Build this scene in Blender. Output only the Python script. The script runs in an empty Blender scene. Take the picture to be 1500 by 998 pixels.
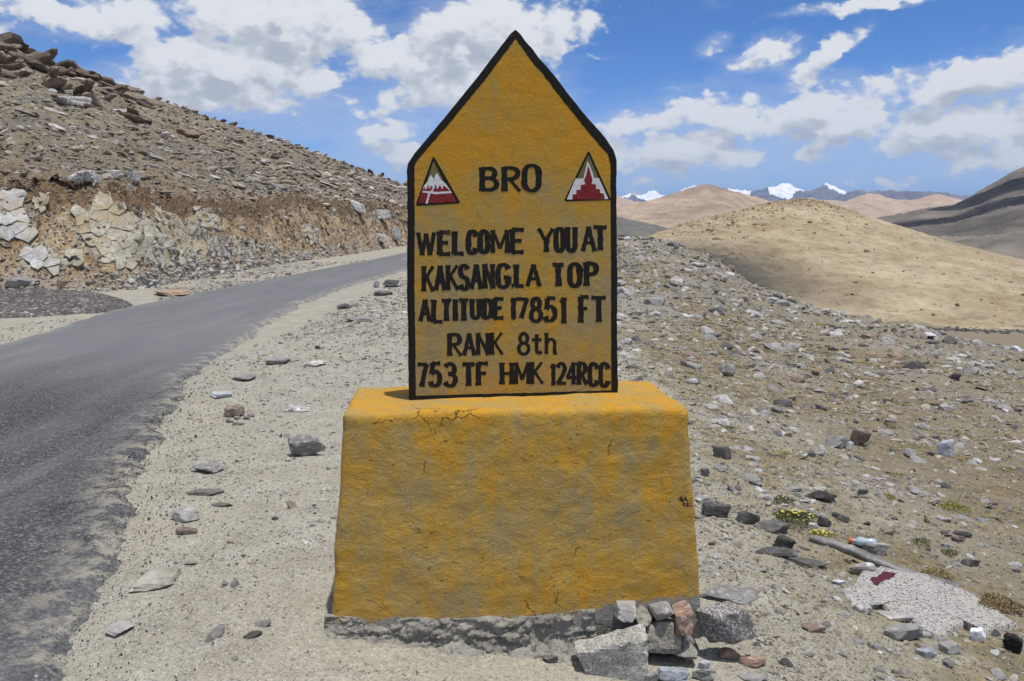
import bpy, bmesh, math, random
import numpy as np
from mathutils import Vector, noise as mnoise
random.seed(7); RNG = np.random.default_rng(11)
S = bpy.context.scene
COL = S.collection
R = math.radians

# ------------------------------------------------------------------ camera
F = 1167.0; TH = math.atan((499 - 330) / F); CAMZ = 1.64
cam_d = bpy.data.cameras.new('camera'); cam = bpy.data.objects.new('camera', cam_d); COL.objects.link(cam)
cam.location = (0, 0, CAMZ); cam.rotation_euler = (math.pi / 2 - TH, 0, 0)
cam_d.sensor_width = 36; cam_d.lens = F / 1500 * 36; cam_d.clip_start = 0.05; cam_d.clip_end = 200000
S.camera = cam

# ------------------------------------------------------------------ node helpers
class NT:
    def __init__(s, nt): s.nt = nt; nt.nodes.clear()
    def n(s, t, **kw):
        nd = s.nt.nodes.new(t)
        for k, v in kw.items(): setattr(nd, k, v)
        return nd
    def link(s, a, b): s.nt.links.new(a, b)
    def put(s, sock, v):
        if isinstance(v, bpy.types.NodeSocket): s.nt.links.new(v, sock)
        elif v is not None:
            if sock.type == 'RGBA' and len(v) == 3: v = (*v, 1)
            sock.default_value = v
    def m(s, op, a, b=None, c=None, clamp=False):
        nd = s.n('ShaderNodeMath', operation=op, use_clamp=clamp)
        s.put(nd.inputs[0], a)
        if b is not None: s.put(nd.inputs[1], b)
        if c is not None: s.put(nd.inputs[2], c)
        return nd.outputs[0]
    def v(s, op, a, b=None, scale=None):
        nd = s.n('ShaderNodeVectorMath', operation=op)
        s.put(nd.inputs[0], a)
        if b is not None: s.put(nd.inputs[1], b)
        if scale is not None: s.put(nd.inputs['Scale'], scale)
        return nd.outputs['Value'] if op in ('DOT_PRODUCT', 'LENGTH') else nd.outputs['Vector']
    def ss(s, x, a, b, o0=0., o1=1.):
        nd = s.n('ShaderNodeMapRange', interpolation_type='SMOOTHSTEP')
        s.put(nd.inputs[0], x); s.put(nd.inputs[1], a); s.put(nd.inputs[2], b); s.put(nd.inputs[3], o0); s.put(nd.inputs[4], o1)
        return nd.outputs[0]
    def mix(s, f, a, b, mode='MIX'):
        nd = s.n('ShaderNodeMix', data_type='RGBA', blend_type=mode)
        s.put(nd.inputs[0], f); s.put(nd.inputs[6], a); s.put(nd.inputs[7], b)
        return nd.outputs[2]
    def noise(s, vec, scale, detail=4, rough=.55, dist=0., out='Fac'):
        nd = s.n('ShaderNodeTexNoise'); s.put(nd.inputs['Vector'], vec)
        nd.inputs['Scale'].default_value = scale; nd.inputs['Detail'].default_value = detail
        nd.inputs['Roughness'].default_value = rough; nd.inputs['Distortion'].default_value = dist
        return nd.outputs[out]
    def voro(s, vec, scale, feature='F1', rand=1., out='Distance'):
        nd = s.n('ShaderNodeTexVoronoi', feature=feature); s.put(nd.inputs['Vector'], vec)
        nd.inputs['Scale'].default_value = scale; nd.inputs['Randomness'].default_value = rand
        return nd.outputs[out]
    def mapv(s, vec, scale=(1, 1, 1), loc=(0, 0, 0), rot=(0, 0, 0)):
        nd = s.n('ShaderNodeMapping'); s.put(nd.inputs[0], vec)
        nd.inputs[1].default_value = loc; nd.inputs[2].default_value = rot; nd.inputs[3].default_value = scale
        return nd.outputs[0]
    def ramp(s, f, stops):
        nd = s.n('ShaderNodeValToRGB'); s.put(nd.inputs[0], f); e = nd.color_ramp.elements
        while len(e) < len(stops): e.new(.5)
        for el, (p, c) in zip(e, stops):
            el.position = p; el.color = (*c, 1) if len(c) == 3 else c
        return nd.outputs[0]
    def sep(s, vec):
        nd = s.n('ShaderNodeSeparateXYZ'); s.put(nd.inputs[0], vec); return nd.outputs
    def attr(s, name, out='Fac'):
        nd = s.n('ShaderNodeAttribute', attribute_name=name); return nd.outputs[out]

# ------------------------------------------------------------------ sun and sky
SUN_EL, SUN_AZ = R(80), R(128)       # azimuth clockwise from +Y (view direction)
sdir = Vector((math.cos(SUN_EL) * math.sin(SUN_AZ), math.cos(SUN_EL) * math.cos(SUN_AZ), math.sin(SUN_EL)))
sl = bpy.data.lights.new('sun', 'SUN'); sl.energy = 4.3; sl.angle = R(0.9); sl.color = (1, .955, .89)
sun = bpy.data.objects.new('sun', sl); COL.objects.link(sun)
sun.rotation_euler = sdir.to_track_quat('Z', 'Y').to_euler(); sun.location = (20, 5, 60)

def px_azel(px, py):
    X = (px - 750) / F; Y = -(py - 499) / F
    d = Vector((X, math.cos(TH) + Y * math.sin(TH), -math.sin(TH) + Y * math.cos(TH))).normalized()
    return math.atan2(d.x, d.y), math.asin(d.z)

#  px, py, half width, half height, tilt (deg), strength
CLOUDS = [(395, 28, 150, 62, 0, 1.0), (330, 118, 150, 58, 4, 1.0), (450, 120, 70, 40, 0, .8), (80, 14, 240, 36, 0, .82), (20, 60, 90, 14, 0, .55), (150, 55, 50, 16, 0, .5),
          (560, 12, 160, 22, 0, .55), (690, 60, 170, 58, 12, 1.0), (570, 90, 80, 34, -4, .95), (640, 130, 120, 40, 0, .9),
          (500, 165, 140, 30, 0, .6), (560, 250, 120, 24, 0, .5), (575, 188, 62, 26, 8, .85), (600, 225, 60, 26, 0, .8), (780, 150, 70, 60, 30, .7),
          (890, 82, 70, 9, -4, .4), (1120, 88, 54, 24, 14, .85), (1040, 76, 26, 20, 45, .6), (1215, 84, 62, 18, 34, .8), (1198, 112, 26, 14, 0, .5),
          (1275, 4, 120, 13, 3, .85), (1040, 4, 40, 8, 0, .5), (1130, 168, 165, 34, 0, 1.0), (950, 182, 70, 22, 10, .8), (1240, 178, 70, 30, 0, .9), (1320, 130, 26, 16, 30, .4),
          (1010, 222, 150, 30, 4, .9), (900, 235, 90, 40, 0, .8), (1410, 112, 100, 32, 14, .95), (1480, 100, 60, 40, 20, .9), (1400, 188, 120, 40, 0, 1.0), (1540, 170, 120, 80, 0, 1.0),
          (1200, 222, 70, 24, 22, .75), (1330, 262, 110, 16, 4, .65), (1450, 262, 120, 14, 0, .5), (1160, 262, 300, 18, 0, .32), (1345, 54, 34, 7, 16, .35), (1450, 16, 30, 10, 60, .35),
          (950, 262, 120, 22, 0, .6), (1300, 160, 40, 20, 0, .5), (200, 95, 70, 22, 10, .3), (240, 70, 60, 26, 0, .25)]

w = bpy.data.worlds.new('World'); S.world = w; w.use_nodes = True
# density group: direction -> cloud density
dg = bpy.data.node_groups.new('cloud_density', 'ShaderNodeTree')
dg.interface.new_socket('Dir', in_out='INPUT', socket_type='NodeSocketVector')
dg.interface.new_socket('Density', in_out='OUTPUT', socket_type='NodeSocketFloat'); dg.interface.new_socket('Veil', in_out='OUTPUT', socket_type='NodeSocketFloat')
g = NT(dg); gi = g.n('NodeGroupInput'); go = g.n('NodeGroupOutput')
D0 = gi.outputs[0]
wob = g.v('SCALE', g.v('SUBTRACT', g.noise(g.mapv(D0, (1, 1, 1.6)), 9, 5, .62, 0, 'Color'), (.5, .5, .5)), scale=.085)
x, y, z = g.sep(g.v('ADD', D0, wob))[:3]
az = g.m('ARCTAN2', x, y); el = g.m('ARCSINE', z)
acc = None
for (px, py, a, b, t, s) in CLOUDS:
    ca, ce = px_azel(px, py); t = R(t); k = 1.04
    du = g.m('SUBTRACT', az, ca); dv = g.m('SUBTRACT', el, ce)
    p = g.m('MULTIPLY_ADD', du, math.cos(t) * F * k / a, g.m('MULTIPLY', dv, math.sin(t) * F * k / a))
    q = g.m('MULTIPLY_ADD', du, -math.sin(t) * F * k / b, g.m('MULTIPLY', dv, math.cos(t) * F * k / b))
    e = g.m('MULTIPLY_ADD', p, p, g.m('MULTIPLY', q, q))
    val = g.m('MULTIPLY', g.m('POWER', 2.718, g.m('MULTIPLY', e, -.62)), s)
    acc = val if acc is None else g.m('SMOOTH_MAX', acc, val, .12)
# the same kind of broken cloud elsewhere in the sky
x0, y0, z0 = g.sep(D0)[:3]
plane = g.n('ShaderNodeCombineXYZ'); den = g.m('ADD', g.m('MAXIMUM', z0, 0), .22)
g.put(plane.inputs[0], g.m('DIVIDE', x0, den)); g.put(plane.inputs[1], g.m('DIVIDE', y0, den))
gen = g.ss(g.noise(plane.outputs[0], 1.3, 3, .5), .36, .60)
caz, cel = px_azel(750, 140)
off = g.v('LENGTH', g.v('SUBTRACT', D0, (0, math.cos(cel), math.sin(cel))))
gen = g.m('MULTIPLY', gen, g.ss(off, .62, .85))
acc = g.m('MAXIMUM', acc, gen)
n1 = g.noise(g.mapv(D0, (1, 1, 1.9)), 16, 8, .60, .2)
n2 = g.noise(g.mapv(D0, (1, 1, 1.5), (3, 1, 2)), 60, 5, .6, .3)
dens = g.m('ADD', acc, g.m('MULTIPLY', g.m('SUBTRACT', n1, .5), .95))
dens = g.m('ADD', dens, g.m('MULTIPLY', g.m('SUBTRACT', n2, .5), .30))
vp = g.v('ADD', g.mapv(D0, (1, 1, 1.5)), g.v('SCALE', wob, scale=.5))
bil = g.n('ShaderNodeTexVoronoi', feature='SMOOTH_F1'); g.put(bil.inputs['Vector'], vp); bil.inputs['Scale'].default_value = 26; bil.inputs['Smoothness'].default_value = .6; bil.inputs['Detail'].default_value = 2.0; bil.inputs['Roughness'].default_value = .55
dens = g.m('SUBTRACT', dens, g.m('MULTIPLY', g.m('SUBTRACT', bil.outputs['Distance'], .60), .42))
g.link(dens, go.inputs[0])
n3 = g.noise(g.mapv(D0, (1, 1, 4.5), (5, 2, 0)), 9, 7, .62, .8)
zlow = g.ss(g.m('ABSOLUTE', g.m('SUBTRACT', z0, .06)), .16, .0, 0, .45)
g.link(g.m('ADD', g.m('ADD', acc, zlow), g.m('MULTIPLY', g.m('SUBTRACT', n3, .5), 1.0)), go.inputs[1])

W = NT(w.node_tree)
sky = W.n('ShaderNodeTexSky', sky_type='NISHITA', sun_disc=False, sun_elevation=SUN_EL, sun_rotation=SUN_AZ, altitude=5000,
          air_density=1.0, dust_density=.35, ozone_density=1.3)
tc = W.n('ShaderNodeTexCoord').outputs['Generated']
def dens(vec):
    nd = W.n('ShaderNodeGroup'); nd.node_tree = dg; W.put(nd.inputs[0], vec); return nd.outputs
d0, veil2 = dens(tc)[:2]
up = W.v('ADD', tc, (.010, 0, .022)); d1 = dens(up)[0]
alpha = W.ss(d0, .38, .60)
alpha = W.m('MULTIPLY', alpha, .97)
lit = W.ss(W.m('SUBTRACT', d0, d1), -.10, .26)                    # thick above the point: its underside
thick = W.ss(d1, .50, 1.0)
grey = W.m('MULTIPLY', thick, W.m('SUBTRACT', 1.0, W.m('MULTIPLY', lit, .75)))
ccol = W.mix(W.m('ADD', W.m('MULTIPLY', grey, .9), 0, clamp=True), (8.0, 8.2, 8.5), (4.7, 5.1, 5.8))
ccol = W.mix(W.m('MULTIPLY', lit, .6), ccol, (9.4, 9.5, 9.6))
elz = W.sep(tc)[2]
skyc = W.mix(1.0, sky.outputs[0], (.66, 1.12, 1.62), 'MULTIPLY')
veil = W.ss(elz, .20, .0, 0, .38)
skyc = W.mix(veil, skyc, (5.4, 6.9, 8.9))
skyc = W.mix(W.ss(veil2, .30, .98, 0, .40), skyc, (7.0, 7.4, 8.1))
col = W.mix(alpha, skyc, ccol)
bg = W.n('ShaderNodeBackground'); W.put(bg.inputs[0], col); bg.inputs[1].default_value = .10
wo = W.n('ShaderNodeOutputWorld'); W.link(bg.outputs[0], wo.inputs[0])
w.cycles.sampling_method = 'MANUAL'; w.cycles.sample_map_resolution = 1024

S.view_settings.view_transform = 'Standard'; S.view_settings.look = 'None'
S.view_settings.exposure = -0.08; S.view_settings.gamma = 1
S.cycles.max_bounces = 5; S.cycles.diffuse_bounces = 2; S.cycles.volume_bounces = 0
S.cycles.use_adaptive_sampling = True; S.cycles.adaptive_threshold = .02
try: S.cycles.use_denoising = True
except Exception: pass

# ------------------------------------------------------------------ geometry helpers
def ray(px, py):
    X = (px - 750) / F; Y = -(py - 499) / F
    return np.array([X, math.cos(TH) + Y * math.sin(TH), -math.sin(TH) + Y * math.cos(TH)])
def at_y(px, py, D):
    d = ray(px, py); return np.array([0, 0, CAMZ]) + d * (D / d[1])
def at_z(px, py, z=0.):
    d = ray(px, py); return np.array([0, 0, CAMZ]) + d * ((z - CAMZ) / d[2])
def proj(P):
    P = np.atleast_2d(P); x = P[:, 0]; y = P[:, 1]; z = P[:, 2] - CAMZ
    dep = y * math.cos(TH) - z * math.sin(TH); upc = y * math.sin(TH) + z * math.cos(TH)
    return 750 + F * x / dep, 499 - F * upc / dep
_perm = np.random.default_rng(3).permutation(256); _perm = np.concatenate([_perm, _perm])
_grad = np.random.default_rng(5).normal(size=(256, 3)); _grad /= np.linalg.norm(_grad, axis=1)[:, None]
def pn(p):
    p = np.asarray(p, float); i = np.floor(p).astype(int); f = p - i; i &= 255
    u = f * f * f * (f * (f * 6 - 15) + 10); out = 0
    for a in (0, 1):
        for b in (0, 1):
            for c in (0, 1):
                h = _perm[(_perm[(_perm[(i[:, 0] + a) & 255] + i[:, 1] + b) & 255] + i[:, 2] + c) & 255]
                gd = _grad[h]; dd = gd[:, 0] * (f[:, 0] - a) + gd[:, 1] * (f[:, 1] - b) + gd[:, 2] * (f[:, 2] - c)
                wt = (u[:, 0] if a else 1 - u[:, 0]) * (u[:, 1] if b else 1 - u[:, 1]) * (u[:, 2] if c else 1 - u[:, 2])
                out = out + wt * dd
    return out
def fbm(p, o=4, lac=2.1, g=.5):
    s = 0; a = 1.; p = np.asarray(p, float)
    for k in range(o): s = s + a * pn(p + 17.3 * k); p = p * lac; a *= g
    return s
def sstep(x, a, b):
    t = np.clip((x - a) / (b - a), 0, 1); return t * t * (3 - 2 * t)
def link(o, parent=None):
    COL.objects.link(o)
    if parent: o.parent = parent
    return o
def tag(o, label=None, cat=None, group=None, kind=None):
    if label: o['label'] = label
    if cat: o['category'] = cat
    if group: o['group'] = group
    if kind: o['kind'] = kind
    return o
def empty(name, loc=(0, 0, 0)):
    o = bpy.data.objects.new(name, None); o.location = loc; o.empty_display_size = .2; return link(o)
def mesh(name, V, Fc, mat=None, parent=None, smooth=True, attrs=None):
    me = bpy.data.meshes.new(name); me.from_pydata([tuple(v) for v in V] if not isinstance(V, np.ndarray) else V.tolist(), [], Fc if isinstance(Fc, list) else Fc.tolist())
    if attrs:
        for k, a in attrs.items():
            at = me.attributes.new(k, 'FLOAT', 'POINT'); at.data.foreach_set('value', np.asarray(a, np.float32))
    if smooth: me.polygons.foreach_set('use_smooth', [True] * len(me.polygons))
    for mt in (mat if isinstance(mat, (list, tuple)) else [mat]):
        if mt: me.materials.append(mt)
    o = bpy.data.objects.new(name, me); link(o)
    if parent: o.parent = parent; o.matrix_parent_inverse = mat_inv(parent)
    return o
def mat_inv(parent):
    from mathutils import Matrix
    return Matrix.Translation(-parent.location)
def grid_faces(nr, nc, wrap=False):
    r = np.arange(nr - 1)[:, None]; c = np.arange(nc if wrap else nc - 1)[None, :]; c2 = (c + 1) % nc
    a = r * nc + c; b = r * nc + c2; d = (r + 1) * nc + c2; e = (r + 1) * nc + c
    return np.stack([a, b, d, e], -1).reshape(-1, 4)

# ------------------------------------------------------------------ materials
def material(name, build, rough=.92, spec=.25):
    m = bpy.data.materials.new(name); m.use_nodes = True; t = NT(m.node_tree)
    bs = t.n('ShaderNodeBsdfPrincipled'); bs.inputs['Roughness'].default_value = rough
    bs.inputs['Specular IOR Level'].default_value = spec
    out = t.n('ShaderNodeOutputMaterial'); t.link(bs.outputs[0], out.inputs[0])
    res = build(t, bs)
    if isinstance(res, tuple): colr, h, dist = res
    else: colr, h, dist = res, None, 0
    t.put(bs.inputs['Base Color'], colr)
    if h is not None:
        b = t.n('ShaderNodeBump'); b.inputs['Strength'].default_value = 1; b.inputs['Distance'].default_value = dist
        t.link(h, b.inputs['Height']); t.link(b.outputs[0], bs.inputs['Normal'])
    return m
def OBJ(t): return t.n('ShaderNodeTexCoord').outputs['Object']
def POS(t): return t.n('ShaderNodeNewGeometry').outputs['Position']

def m_ground(t, bs):
    p = POS(t)
    big = t.noise(p, .55, 5, .6); mid = t.noise(p, 3.2, 5, .65); fine = t.noise(p, 38, 4, .75)
    c = t.ramp(mid, [(.30, (.30, .275, .215)), (.52, (.385, .36, .29)), (.72, (.45, .43, .36))])
    c = t.mix(t.ss(big, .45, .65, 0, .45), c, (.41, .375, .28))
    grit = t.voro(p, 95, out='Color'); gd = t.voro(p, 95)
    gr, gg, gb = t.sep(grit)[:3]
    c = t.mix(t.m('MULTIPLY', t.ss(gr, .60, .72), t.ss(gd, .55, .2, 0, .85)), c, (.13, .13, .135))
    c = t.mix(t.m('MULTIPLY', t.ss(gg, .68, .80), t.ss(gd, .5, .25, 0, .8)), c, (.62, .60, .56))
    g2 = t.voro(p, 34, out='Color'); g2d = t.voro(p, 34); r2, q2, b2 = t.sep(g2)[:3]
    c = t.mix(t.m('MULTIPLY', t.ss(r2, .86, .91), t.ss(g2d, .42, .22, 0, .9)), c, t.ramp(q2, [(0, (.09, .09, .1)), (.6, (.22, .21, .2)), (1, (.55, .54, .52))]))
    scree = t.attr('scree'); grass = t.attr('grass'); brown = t.attr('soil')
    c = t.mix(t.m('MULTIPLY', scree, .55), c, t.mix(fine, (.10, .097, .09), (.29, .28, .26)))
    gcol = t.ramp(t.noise(p, 5.5, 4, .6), [(.35, (.10, .09, .03)), (.5, (.20, .165, .07)), (.68, (.31, .24, .13))])
    c = t.mix(t.m('MULTIPLY', grass, t.ss(t.noise(p, 2.6, 6, .7), .38, .52, .15, .9)), c, gcol)
    c = t.mix(brown, c, t.mix(mid, (.115, .085, .045), (.26, .205, .12)))
    c = t.mix(t.ss(fine, .35, .65, .35, 0), c, (.16, .15, .13))
    h = t.m('ADD', t.m('MULTIPLY', fine, .9), t.m('ADD', t.m('MULTIPLY', t.m('SUBTRACT', 1, g2d), .9), t.m('MULTIPLY', t.m('SUBTRACT', 1, gd), .35)))
    return c, h, .012
def m_hillside(t, bs):
    p = POS(t); bank = t.attr('bank'); lip = t.attr('lip'); talus = t.attr('talus')
    big = t.noise(p, .22, 5, .6); mid = t.noise(p, 1.3, 6, .68); fine = t.noise(p, 7, 5, .75)
    c = t.ramp(mid, [(.30, (.13, .105, .07)), (.5, (.23, .19, .13)), (.7, (.32, .275, .20))])
    c = t.mix(t.ss(big, .45, .62, 0, .75), c, t.mix(fine, (.10, .098, .085), (.25, .235, .20)))
    vd = t.voro(p, 2.6); vc = t.sep(t.voro(p, 2.6, out='Color'))
    c = t.mix(t.m('MULTIPLY', t.ss(vc[0], .45, .6), t.ss(vd, .5, .3, 0, .75)), c, t.ramp(vc[1], [(0, (.12, .115, .11)), (.5, (.30, .28, .25)), (1, (.48, .46, .42))]))
    bc = t.ramp(t.noise(p, .9, 6, .75), [(.3, (.15, .09, .05)), (.44, (.31, .21, .12)), (.56, (.41, .31, .19)), (.7, (.49, .43, .32))])
    v5 = t.voro(p, 5.5); v5c = t.sep(t.voro(p, 5.5, out='Color'))
    bc = t.mix(t.m('MULTIPLY', t.ss(v5c[0], .5, .6), t.ss(v5, .5, .3, 0, .7)), bc, t.ramp(v5c[1], [(0, (.2, .13, .08)), (.5, (.38, .32, .24)), (1, (.52, .49, .43))]))
    c = t.mix(bank, c, bc)
    rk = t.attr('rock'); rkn = t.ss(t.m('ADD', rk, t.m('MULTIPLY', t.m('SUBTRACT', fine, .5), .8)), .45, .6)
    c = t.mix(rkn, c, t.ramp(t.noise(p, 2.5, 6, .7), [(.3, (.27, .22, .14)), (.5, (.40, .365, .28)), (.7, (.50, .48, .41))]))
    c = t.mix(t.m('MULTIPLY', lip, t.ss(fine, .3, .6, .4, 1)), c, t.mix(fine, (.055, .030, .016), (.17, .105, .06)))
    c = t.mix(t.m('MULTIPLY', talus, .7), c, t.mix(fine, (.22, .19, .15), (.48, .45, .40)))
    dark = t.ss(t.noise(p, 2.1, 3, .5), .62, .72, 0, .6)
    c = t.mix(t.m('MULTIPLY', dark, t.m('SUBTRACT', 1, bank)), c, (.07, .075, .035))
    h = t.m('ADD', t.m('MULTIPLY', fine, .6), t.m('ADD', t.m('MULTIPLY', mid, 1.4), t.m('MULTIPLY', t.m('SUBTRACT', 1, v5), .4)))
    return c, h, .16
def rockmat(name, stops, speck=.3, speck_scale=60, bump=.02, tint=None, sc=1.0, world=False):
    def b(t, bs):
        oi = t.n('ShaderNodeObjectInfo').outputs['Random']
        p = POS(t) if world else t.v('ADD', OBJ(t), t.v('SCALE', (7.1, 3.3, 5.7), scale=oi))
        n1 = t.noise(p, 1.4 * sc, 6, .65, .3); n2 = t.noise(p, 9 * sc, 6, .7)
        c = t.ramp(oi, stops) if len(stops) > 1 else t.n('ShaderNodeRGB').outputs[0]
        c = t.mix(1.0, c, t.ramp(n1, [(.28, (.55, .54, .52)), (.5, (1, 1, 1)), (.72, (1.35, 1.32, 1.25))]), 'MULTIPLY')
        c = t.mix(1.0, c, t.ramp(n2, [(.3, (.65, .65, .65)), (.5, (1, 1, 1)), (.7, (1.3, 1.3, 1.3))]), 'MULTIPLY')
        sp = t.voro(p, speck_scale * sc, out='Color')
        s0 = t.sep(sp)
        c = t.mix(t.ss(s0[0], .72, .82, 0, speck), c, (.07, .07, .075))
        c = t.mix(t.ss(s0[1], .78, .88, 0, speck * .8), c, (.72, .71, .69))
        if tint: c = t.mix(t.ss(t.noise(p, 1.1 * sc, 4, .6), .48, .6, 0, tint[3]), c, tint[:3])
        return c, t.m('ADD', t.m('MULTIPLY', n1, 1.0), t.m('MULTIPLY', n2, .6)), bump
    return material(name, b)
M = {}
M['ground'] = material('ground_gravel', m_ground)
M['hillside'] = material('hillside_soil', m_hillside)
M['stone_mix'] = rockmat('mixed_stone', [(0, (.09, .09, .092)), (.20, (.18, .175, .165)), (.38, (.245, .22, .185)), (.54, (.26, .20, .145)), (.68, (.31, .285, .25)), (.90, (.38, .365, .335)), (.99, (.52, .52, .51)), (1, (.28, .20, .16))], .25, 30, .006)
M['hill_mix'] = rockmat('hill_stone', [(0, (.12, .105, .09)), (.25, (.22, .19, .16)), (.45, (.29, .245, .195)), (.6, (.25, .19, .14)), (.8, (.38, .35, .30)), (.95, (.52, .50, .46)), (1, (.22, .15, .11))], .2, 20, .035)
M['pale'] = rockmat('pale_granite', [(0, (.32, .315, .30)), (1, (.43, .42, .41))], .7, 26, .014)
M['grey'] = rockmat('grey_stone', [(0, (.22, .215, .21)), (1, (.32, .31, .30))], .25, 40, .014)
M['dark'] = rockmat('dark_slate', [(0, (.075, .073, .072)), (1, (.125, .118, .115))], .1, 40, .014)
M['brown'] = rockmat('brown_stone', [(0, (.20, .155, .125)), (1, (.27, .19, .145))], .2, 40, .014)
M['white'] = rockmat('white_quartz', [(0, (.46, .47, .48)), (1, (.55, .55, .55))], .15, 30, .012)
M['red_rock'] = rockmat('red_brown_rock', [(0, (.20, .12, .075)), (.5, (.29, .18, .11)), (1, (.36, .26, .17))], .1, 20, .08)
M['crest'] = rockmat('crest_rock', [(0, (.10, .075, .06)), (.5, (.17, .13, .10)), (1, (.25, .20, .155))], .15, 20, .12)
M['slab'] = rockmat('cracked_slab', [(0, (.41, .385, .31)), (1, (.45, .43, .36))], .1, 20, .12, (.40, .31, .17, .6), 1.0, True)
M['slab_blue'] = rockmat('pale_blue_slab', [(0, (.37, .375, .38)), (1, (.43, .43, .43))], .1, 20, .06, (.34, .28, .19, .5), 1.0, True)
M['chip'] = rockmat('asphalt_chip', [(0, (.035, .036, .04)), (1, (.085, .088, .095))], .1, 30, .002)

# ------------------------------------------------------------------ terrain function
_zx = np.array([-60, -.9, -.45, 0, .8, 2, 4, 7, 12, 30, 90, 60000.]); _zz = np.array([0, -.005, -.095, -.175, -.235, -.38, -.72, -1.0, -1.15, -1.8, -20, -20])
_sp = np.array([-9999, 480, 600, 750, 905, 960, 1020, 1100, 1200, 1330, 1500, 1800, 9999.])
_sy = np.array([0, 0, 0, 0, 347, 350, 366, 415, 455, 478, 515, 560, 0.])
_sD = np.array([90, 90, 70, 45, 36, 34, 31, 27, 23.5, 21, 17.5, 15, 15.])
_sz = np.array([0, 0, .15, .9] + [CAMZ - _sD[i] * (_sy[i] - 330) / F for i in range(4, 12)] + [-1.3])
_sX = (_sp - 750) / F
def smoothinterp(x, xp, fp):
    k = .012
    return (np.interp(x - k, xp, fp) + np.interp(x, xp, fp) + np.interp(x + k, xp, fp)) / 3
def base_z(x, y):
    X = x / np.maximum(y, 1.5)
    Ds = smoothinterp(X, _sX, _sD); zs = smoothinterp(X, _sX, _sz)
    zn = (np.interp(x - .25, _zx, _zz) + np.interp(x, _zx, _zz) + np.interp(x + .25, _zx, _zz)) / 3
    t = sstep(y, 7, Ds); t = np.where(y > Ds, 1, t)
    z = zn * (1 - t) + zs * t
    left = X < _sX[1] + .05
    drop = np.clip(y - Ds, 0, None)
    fall = 20.5 * (1 - np.exp(-(drop ** 1.35) / 130.))
    return z - fall
def lumps(x, y):
    p = np.stack([x, y, 0 * x], 1); r = np.hypot(x, y)
    right = sstep(x, -.2, 2.5)
    onroad = road_mask(x, y)
    a = fbm(p * .55, 3) * (.02 + .14 * right) + fbm(p * 3.1 + 40, 3) * (.010 + .022 * right)
    fine = fbm(p * 17 + 90, 3, 2.2, .6) * .008 * np.clip(1 - r / 14, 0, 1)
    far = fbm(p * .05 + 7, 4) * (sstep(r, 60, 200) * .8 + sstep(r, 900, 3000) * 6)
    return (a + fine) * (1 - onroad) + far
# road edges from where they cross the frame
RE = [(60, 1120), (100, 998), (165, 850), (212, 720), (235, 640), (275, 560), (340, 510), (440, 445), (520, 416), (597, 396)]
LE = [(0, 504), (28, 497), (152, 457), (280, 431), (434, 401), (515, 386), (597, 371)]
RP = [at_z(a, b)[:2] for a, b in RE]; LP = [at_z(a, b)[:2] for a, b in LE]
RP = [np.array([-1.25, -12.]), np.array([-1.3, -3.]), np.array([-1.35, 1.0])] + RP + [np.array([-.2, 36.]), np.array([9., 46.]), np.array([30, 56.]), np.array([70., 60.])]
LP = [np.array([-5.4, -12.]), np.array([-5.6, -3.]), np.array([-6.0, 4.0])] + LP + [np.array([-1., 62]), np.array([12, 64.]), np.array([32., 66.]), np.array([72., 68.])]
def resample(P, n):
    P = np.array(P); d = np.concatenate([[0], np.cumsum(np.hypot(*np.diff(P, axis=0).T))]); s = np.linspace(0, d[-1], 2000)
    Q = np.stack([np.interp(s, d, P[:, 0]), np.interp(s, d, P[:, 1])], 1)
    for _ in range(60):
        Q[1:-1] = (Q[:-2] + Q[1:-1] * 2 + Q[2:]) / 4
    # denser close to the camera
    dd = np.hypot(Q[:, 0], Q[:, 1]); wgt = 1 / np.clip(dd, 3, 60); cs = np.cumsum(wgt); cs = (cs - cs[0]) / (cs[-1] - cs[0])
    return np.stack([np.interp(np.linspace(0, 1, n), cs, Q[:, k]) for k in (0, 1)], 1)
RQ = resample(RP, 900); LQ = resample(LP, 900)
# pair the left edge with the right edge: nearest-by-arc (both start behind and end far)
def road_mask(x, y):
    m = np.zeros_like(x)
    xr = np.interp(y, RQ[:560, 1], RQ[:560, 0]); xl = np.interp(y, LQ[:560, 1], LQ[:560, 0])
    return np.where((y < 30), sstep(x, xl - .4, xl + .1) * (1 - sstep(x, xr - .3, xr + .25)), 0.)
def gz(x, y):
    x = np.atleast_1d(np.asarray(x, float)); y = np.atleast_1d(np.asarray(y, float))
    return base_z(x, y) + lumps(x, y)
def ground_hit(px, py, rng=(1.5, 90)):
    px = np.atleast_1d(np.asarray(px, float)); py = np.atleast_1d(np.asarray(py, float))
    X = (px - 750) / F; Y = -(py - 499) / F
    d = np.stack([X, math.cos(TH) + Y * math.sin(TH), -math.sin(TH) + Y * math.cos(TH)], 1)
    ts = np.geomspace(rng[0], rng[1], 300); Q = d[:, None, :] * ts[None, :, None]; Q[:, :, 2] += CAMZ
    below = Q[:, :, 2] < gz(Q[:, :, 0].ravel(), Q[:, :, 1].ravel()).reshape(Q.shape[:2]); done = below.any(1); k = np.maximum(below.argmax(1), 1)
    lo = np.where(done, (ts[k] + ts[k - 1]) / 2, np.nan)
    P = d * lo[:, None]; P[:, 2] = gz(np.nan_to_num(P[:, 0]), np.nan_to_num(P[:, 1])); P[~done] = np.nan
    return P

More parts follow.
